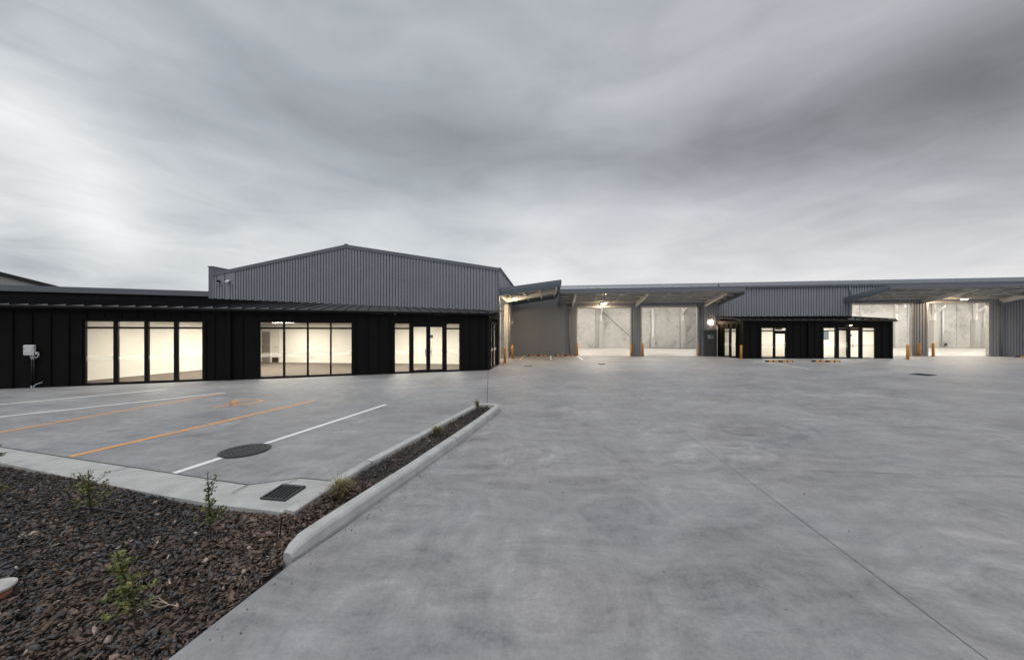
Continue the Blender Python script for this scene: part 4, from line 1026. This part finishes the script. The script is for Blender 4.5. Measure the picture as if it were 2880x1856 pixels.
th_ = thing('entrance_light', c, 'small warm light over the small office entrance', 'wall light')
mb = MB(); F2.box(mb, u_ - .06, u_ + .06, .0, .16, z_ + .012, z_ + .06); mb.build('housing', 'tinted', th_)
mb = MB(); mb.disc(F2.p(u_, .09, z_ - .006), .05, .016, 14); mb.build('lens', 'em_down', th_)
# wall fittings on the gable
def spot(px, py, label, sq):
    u_, z_ = GW.uz(px, py); c = GW.p(u_, .05, z_); th_ = thing('gable_flood_light', c, label, 'flood light', 'unlit fittings high on the gable')
    mb = MB(); mb.box(GW.p(u_, .06, z_), (.07, .12, .10), wN); mb.build('bracket', 'tinted', th_)
    mb = MB()
    if sq:
        h = [GW.p(u_ + a, b, z_ + zz_) for a, b, zz_ in ((.12, .12, .09), (-.12, .12, .09), (-.12, .26, -.03), (.12, .26, -.03))]
        mb.hexa([p - Vector((0, 0, .05)) for p in h], h)
        mb.build('lamp_head', 'white_plastic', th_)
    else:
        mb.tube([GW.p(u_ + .03, .1, z_ + .05), GW.p(u_ - .02, .24, z_ + .0)], .08, 12); mb.build('lamp_head', 'ironwork', th_)
        mb = MB(); mb.tube([GW.p(u_, .2, z_ - .09), GW.p(u_, .22, z_ - .14)], .05, 8); mb.build('white_cap', 'white_plastic', th_)
spot(620.5, 793, 'small black and white camera fitting at the far left of the gable', False)
spot(646.5, 792, 'white tilted flood light on the gable, right of the small camera', True)
# high-bay lamps inside
bi = 0
words_ = ['first', 'second', 'third', 'fourth', 'fifth', 'sixth', 'seventh', 'eighth', 'ninth', 'tenth', 'eleventh', 'twelfth']
def bay(p, label, g_='high bay lamps inside the warehouse'):
    th_ = thing('high_bay_lamp', p, label, 'high bay lamp', g_); p = Vector(p)
    mb = MB(); mb.tube([p, p + Vector((0, 0, .16)), p + Vector((0, 0, .24))], [.26, .16, .08], 16); mb.build('reflector', 'galv', th_)
    mb = MB(); mb.disc(p + Vector((0, 0, -.09)), .22, .09, 16); mb.build('lens', 'em_bay', th_)
    mb = MB(); mb.tube([p + Vector((0, 0, .24)), p + Vector((0, 0, .8))], .01, 5); mb.build('cable', 'tinted', th_)
for u_ in (3.0, 7.5, 12.7, 17.8, 26.0, 29.5, 33.0, 37.0, 41.5, 46.0, 50.5):
    for n_ in ((-3.6, -10.8) if u_ > 20 else (-4.2, -10.0)):
        bay(FW.p(u_, n_, 5.15), 'warm high bay lamp hung inside the long warehouse')
bay(SW.p(3.5, -4, 5.1), 'warm high bay lamp hung inside the gabled warehouse'); bay(SW.p(13, -4, 5.1), 'warm high bay lamp hung inside the gabled warehouse')

# ------------------------------------------------------------------ bollards, wheel stops
c0_ = Vector((0, 0, 0))
bp = thing('bollard', (0, 0, 0), '', 'bollard', 'yellow steel bollards')
mb = MB(); mb.tube([(0, 0, .012), (0, 0, .97), (0, 0, .985), (0, 0, .99)], [.075, .075, .065, .03], 18); mb.build('post', 'yellow', bp, True)
mb = MB(); mb.box((0, 0, .008), (.26, .26, .016)); mb.build('base_plate', 'yellow', bp)
mb = MB()
for sx_, sy_ in ((-1, -1), (1, -1), (1, 1), (-1, 1)): mb.disc((sx_ * .1, sy_ * .1, .016), .016, .02, 6)
mb.build('anchor_bolts', 'ironwork', bp)
BL = [((1420, 1022), 'yellow bollard beside the black office side window'), ((1440.8, 1008), 'bright yellow bollard at the inside corner under the near canopy'),
      ((1624, 1000.5), 'bollard at the left jamb of the leftmost open doorway'), ((1776, 1001.2), 'bollard on the left of the ribbed pier between two doorways'),
      ((1808, 1001.2), 'bollard on the right of the ribbed pier between two doorways'), ((1966, 1001.4), 'bollard by the downpipe left of the grey side door'),
      ((2084.5, 1010), 'bollard at the front left corner of the small black office'), ((2553, 1011), 'bollard standing free to the right of the small black office'),
      ((2584.5, 1001.8), 'bollard in front of the pier between the right hand doorways'), ((2624.5, 1002.5), 'bollard in the left of the rightmost open doorway'),
      ((2809.5, 1001.5), 'yellow bollard by the wall right of the last doorway')]
for i, (pp, lb) in enumerate(BL):
    p = G(*pp)
    if i == 0: bp.location = p; bp['label'] = lb; bp.rotation_euler = (0, 0, -.1)
    else: dup(bp, p, lb, -.1)
ws = thing('wheel_stop', (0, 0, 0), '', 'wheel stop', 'black and yellow rubber wheel stops')
pr = [(-.075, 0), (-.05, .10), (.05, .10), (.075, 0)]
def wprism(mb, x0, x1, s_=1.0, taper0=0, taper1=0):
    a = [(x0 + (taper0 if z > .01 else 0), y * s_, z * s_) for y, z in pr]; b = [(x1 - (taper1 if z > .01 else 0), y * s_, z * s_) for y, z in pr]
    i = len(mb.v); mb.v += a + b; mb.f += [(i, i + 1, i + 2, i + 3), (i + 7, i + 6, i + 5, i + 4)] + [(i + k, i + 4 + k, i + 4 + (k + 1) % 4, i + (k + 1) % 4) for k in range(4)]
mb = MB(); wprism(mb, -.85, .85, 1, .09, .09); mb.build('body', 'rubber', ws)
mb = MB()
for a, b in ((-.63, -.42), (-.31, -.08), (.20, .42), (.52, .74)): wprism(mb, a, b, 1.03)
mb.build('reflective_stripes', 'yellow', ws)
WS = [((1512, 1000.8), 'wheel stop nearest the inside corner by the grey wall'), ((1587, 1001), 'wheel stop beside the downpipe at the grey wall'),
      ((2191, 1018), 'wheel stop below the single door of the small office'), ((2322.5, 1018), 'wheel stop below the entrance of the small office'), ((2895, 1004.5), 'wheel stop cut by the right edge of the photo')]
for i, (pp, lb) in enumerate(WS):
    p = G(*pp); 
    if i < 2: p.y -= .25
    if i == 0: ws.location = p; ws['label'] = lb; ws.rotation_euler = (0, 0, -.1)
    else: dup(ws, p, lb, -.1)

# ------------------------------------------------------------------ switch box on the left wall
u0, z1 = FA.uz(68.5, 970, .1); u1, z0 = FA.uz(98.5, 999, .1); uc = (u0 + u1) / 2
eb = thing('switch_box', FA.p(uc, .1, (z0 + z1) / 2), 'white electrical box mounted on the black office wall', 'electrical box')
mb = MB(); ua_, ub_ = sorted((u0, u1)); FA.box(mb, ua_, ub_, .04, .16, z0, z1); mb.build('cabinet', 'white_plastic', eb, bevel=.025)
mb = MB(); FA.box(mb, ua_ + .035, ub_ - .012, .16, .168, z0 + .11, z1 - .03); mb.build('lid', 'white_plastic', eb, bevel=.006)
mb = MB(); mb.disc(FA.p(ub_ - .035, .169, z0 + (z1 - z0) * .62), .015, .004, 10, nA); mb.build('lock', 'void', eb)
mb = MB()
for k, o_ in enumerate((-.01, -.055)):
    mb.tube([FA.p(uc + o_, .10, z0), FA.p(uc + o_ - .02, .09, z0 - .10), FA.p(uc + o_ - .03, .07, z0 - .16)], .017, 8)
mb.tube([FA.p(uc - .09, .10, z0), FA.p(uc - .11, .1, z0 - .06), FA.p(uc - .16, .1, z0 - .10), FA.p(uc - .20, .1, z0 - .06), FA.p(uc - .235, .1, z0 + .03)], .017, 8)
mb.build('conduit', 'grey_plastic', eb, True)
mb = MB()
for o_ in (-.03, -.085): mb.tube([FA.p(uc + o_, .065, z0 - .15), FA.p(uc + o_, .065, .25)], .016, 8)
mb.build('black_conduit', 'poly', eb, True)
us_ = FA.u_of(106); sk = thing('power_socket', FA.p(us_, .08, z0 + .08), 'small grey weatherproof socket right of the electrical box', 'socket')
mb = MB(); FA.box(mb, us_ - .075, us_ + .05, .04, .12, z0 + .02, z0 + .115); mb.build('housing', 'grey_plastic', sk, bevel=.008)
mb = MB(); mb.disc(FA.p(us_ + .01, .12, z0 + .066), .03, .012, 12, nA); mb.build('socket_face', 'void', sk)
pb_ = thing('pipe_stub', FA.p(uc - .05, .1, 0), 'blue and grey pipe ends sticking out of the ground under the electrical box', 'pipes')
mb = MB(); mb.tube([FA.p(uc - .15, .12, 0), FA.p(uc - .15, .12, .12)], .022, 8); mb.build('blue_pipe', 'blue_plastic', pb_, True)
mb = MB(); mb.tube([FA.p(uc - .15, .12, .12), FA.p(uc - .32, .10, .20)], .01, 6); mb.build('white_tail', 'white_plastic', pb_)
mb = MB()
for o_ in (-.03, -.1): mb.tube([FA.p(uc + o_, .10, .08), FA.p(uc + o_ - .05, .13, 0)], .017, 6)
mb.build('grey_pipe', 'grey_plastic', pb_)

# ------------------------------------------------------------------ neighbouring shed far left
A_ = AT(-260, 700, 40.0); B_ = AT(203, 815, 49.6); NB = Wall((A_.x, A_.y), (B_.x - A_.x, B_.y - A_.y), (.82, -.57)); nl = (Vector((B_.x, B_.y)) - Vector((A_.x, A_.y))).length
nb = thing('neighbour_shed', (A_.x, A_.y, 0), 'pale corrugated shed with a dark sloping roof edge beyond the left office', 'shed')
tz = lambda u: A_.z + (B_.z - A_.z) * u / nl
mb = MB(); ribbed(mb, NB, 0, nl + 3, 0, lambda u: tz(u) - .5, .3, .05, .04); mb.build('wall', 'far_sheet', nb)
mb = MB(); mb.hexa([NB.p(0, -12, tz(0) - .5), NB.p(nl + 3, -12, tz(nl + 3) - .5), NB.p(nl + 3, .2, tz(nl + 3) - .5), NB.p(0, .2, tz(0) - .5)], [NB.p(0, -12, tz(0)), NB.p(nl + 3, -12, tz(nl + 3)), NB.p(nl + 3, .2, tz(nl + 3)), NB.p(0, .2, tz(0))])
mb.build('roof', 'far_trim', nb)

# ------------------------------------------------------------------ planting and bed litter
def sapling(base, h, spread, lean, nb_, nl_, lsize, label, young=.4, seed=1, name='sapling', bare=.2):
    r = random.Random(seed); th_ = thing(name, base, label, 'sapling', 'young saplings in the gravel bed'); base = Vector(base)
    st, lf, ly = MB(), MB(), MB()
    def leafq(p, d, s_, mbx):
        d = d.normalized(); sd_ = d.cross(Vector((r.uniform(-1, 1), r.uniform(-1, 1), r.uniform(.2, 1)))).normalized(); up_ = d.cross(sd_)
        m_ = p + d * s_ * .5
        mbx.face(p, m_ + sd_ * s_ * .26 + up_ * s_ * .06, p + d * s_, m_ - sd_ * s_ * .26 + up_ * s_ * .06)
    tip = base + Vector((lean[0], lean[1], h)); mid = base.lerp(tip, .5) + Vector((r.uniform(-.02, .02), 0, 0))
    main = [base - Vector((0, 0, .06)), mid, tip]; st.tube(main, [.008, .006, .003], 6)
    br = [(base.lerp(mid, .6) , tip, 1.0)]
    paths = [[base.lerp(mid, .5), mid, tip]]
    for k in range(nb_):
        f_ = bare + (1 - bare) * k / nb_ * .85; p = base.lerp(mid, f_ * 2) if f_ < .5 else mid.lerp(tip, f_ * 2 - 1)
        a = r.uniform(0, 6.28); l_ = spread * (1.05 - f_ * .65) * r.uniform(.6, 1.1)
        e = p + Vector((math.cos(a) * l_, math.sin(a) * l_, l_ * r.uniform(.15, 1.0))); m_ = p.lerp(e, .5) + Vector((0, 0, -.01))
        st.tube([p, m_, e], [.004, .003, .0015], 5); paths.append([p, m_, e])
    for k in range(nl_):
        pth = paths[r.randrange(len(paths))] if r.random() > .25 else paths[0]; f_ = r.random() ** .8
        p = pth[0].lerp(pth[1], f_ * 2) if f_ < .5 else pth[1].lerp(pth[2], f_ * 2 - 1)
        d = Vector((r.gauss(0, 1), r.gauss(0, 1), r.uniform(.0, 1.1))); leafq(p + Vector((r.gauss(0, .008), r.gauss(0, .008), 0)), d, lsize * r.uniform(.6, 1.25), ly if r.random() < young * (.4 + f_) else lf)
    st.build('stem', 'stem', th_); lf.build('leaves', 'leaf', th_); ly.build('young_leaves', 'leaf_young', th_)
sapling((-4.66, 3.94, -.05), .50, .24, (-.03, 0), 14, 420, .033, 'bushy sapling with twin shoots beside the black irrigation pipe', .55, 4, bare=.15)
sapling((-2.95, 3.487, -.05), .66, .15, (-.035, .0), 12, 320, .034, 'tall thin upright sapling in front of the edge kerb', .35, 9, bare=.2)
sapling((-2.557, 2.445, -.05), .53, .20, (-.16, .0), 14, 430, .037, 'leaning green sapling nearest the camera', .5, 12, bare=.25)
sapling((-7.30, 4.90, -.05), .60, .22, (.03, 0), 12, 380, .04, 'small sapling at the left edge of the photo by the kerb', .5, 21)
sapling((-6.25, 4.25, -.06), .30, .14, (.02, 0), 10, 260, .04, 'low yellowish sapling at the left edge of the gravel bed', .8, 23)
def tuft(base, h, w, n, label, seed, lean=0.0):
    r = random.Random(seed); base = Vector(base); th_ = thing('grass_tuft', base, label, 'grass tuft', 'dry grass tufts in the island'); mb = MB()
    for _ in range(n):
        a = r.uniform(0, 6.28); d = Vector((math.cos(a), math.sin(a), 0)); rr = w * r.random() ** .6; hh_ = h * r.uniform(.55, 1.05)
        p = base + d * rr * .22; s_ = Vector((-d.y, d.x, 0)) * .0035
        q1 = p + d * rr * .35 + Vector((lean * .4, 0, hh_ * .65)); q2 = p + d * rr * 1.0 + Vector((lean, 0, hh_ * r.uniform(.55, 1.0)))
        mb.face(p - s_, p + s_, q1 + s_ * .8, q1 - s_ * .8); mb.face(q1 - s_ * .8, q1 + s_ * .8, q2 + s_ * .15, q2 - s_ * .15)
    mb.build('blades', 'tussock', th_)
tuft((-2.03, 4.22, .03), .26, .19, 420, 'large dry grass tuft beside the drain, nearest of three', 1)
tuft((-1.40, 6.60, .06), .24, .15, 260, 'dry grass tuft halfway along the island', 2, .02)
tuft((-.86, 8.95, .06), .27, .10, 130, 'thin dry grass tuft at the far nose of the island', 3, -.05)
gp = lambda px, py, h=0: (lambda d: Vector(((px - HX) / FOC * d, d, h)))(FOC * (CH - h) / (py - HY))
mb = MB(); mb.tube([gp(208, 1420, .01), gp(240, 1427, .03), gp(285, 1432, .035), gp(331, 1438, .02), gp(372, 1447, -.03)], .012, 8)
tag(mb.build('irrigation_pipe', 'poly', smooth=True), 'curved black irrigation pipe lying on the gravel', 'pipe')
a = gp(212, 1424, -.03); mb = MB(); mb.tube([a, AT(188, 1381, a.y - .02)], [.011, .009], 6)
tag(mb.build('irrigation_riser', 'poly'), 'black irrigation riser leaning beside the bushy sapling', 'pipe')
a = gp(787, 1511, -.03); mb = MB(); mb.tube([a, AT(793, 1452, a.y)], .008, 6)
tag(mb.build('garden_stake', 'poly'), 'thin black stake upright by the kerb corner', 'stake')
mb = MB()
for pp in (((502, 1704), (470, 1697), (440, 1688), (421, 1693)), ((470, 1697), (445, 1680)), ((478, 1699), (450, 1708), (425, 1700)), ((500, 1703), (497, 1694))):
    mb.tube([gp(x, y, .03) for x, y in pp], [.006] + [.003] * (len(pp) - 1), 5)
tag(mb.build('dry_twig', 'twig'), 'dry forked twig lying on the gravel near the leaning sapling', 'twig')
c = gp(-24, 1656, .05); pt = thing('pit_lid', (c.x, c.y, 0), 'pale round pit lid on a terracotta pipe at the left edge', 'pit lid')
mb = MB(); mb.tube([(c.x, c.y, -.1), (c.x, c.y, .045)], .095, 24); mb.build('pipe', 'terracotta', pt, True)
mb = MB(); mb.tube([(c.x, c.y, .045), (c.x, c.y, .06), (c.x, c.y, .064)], [.118, .118, .11], 28); mb.build('lid', 'lid', pt)
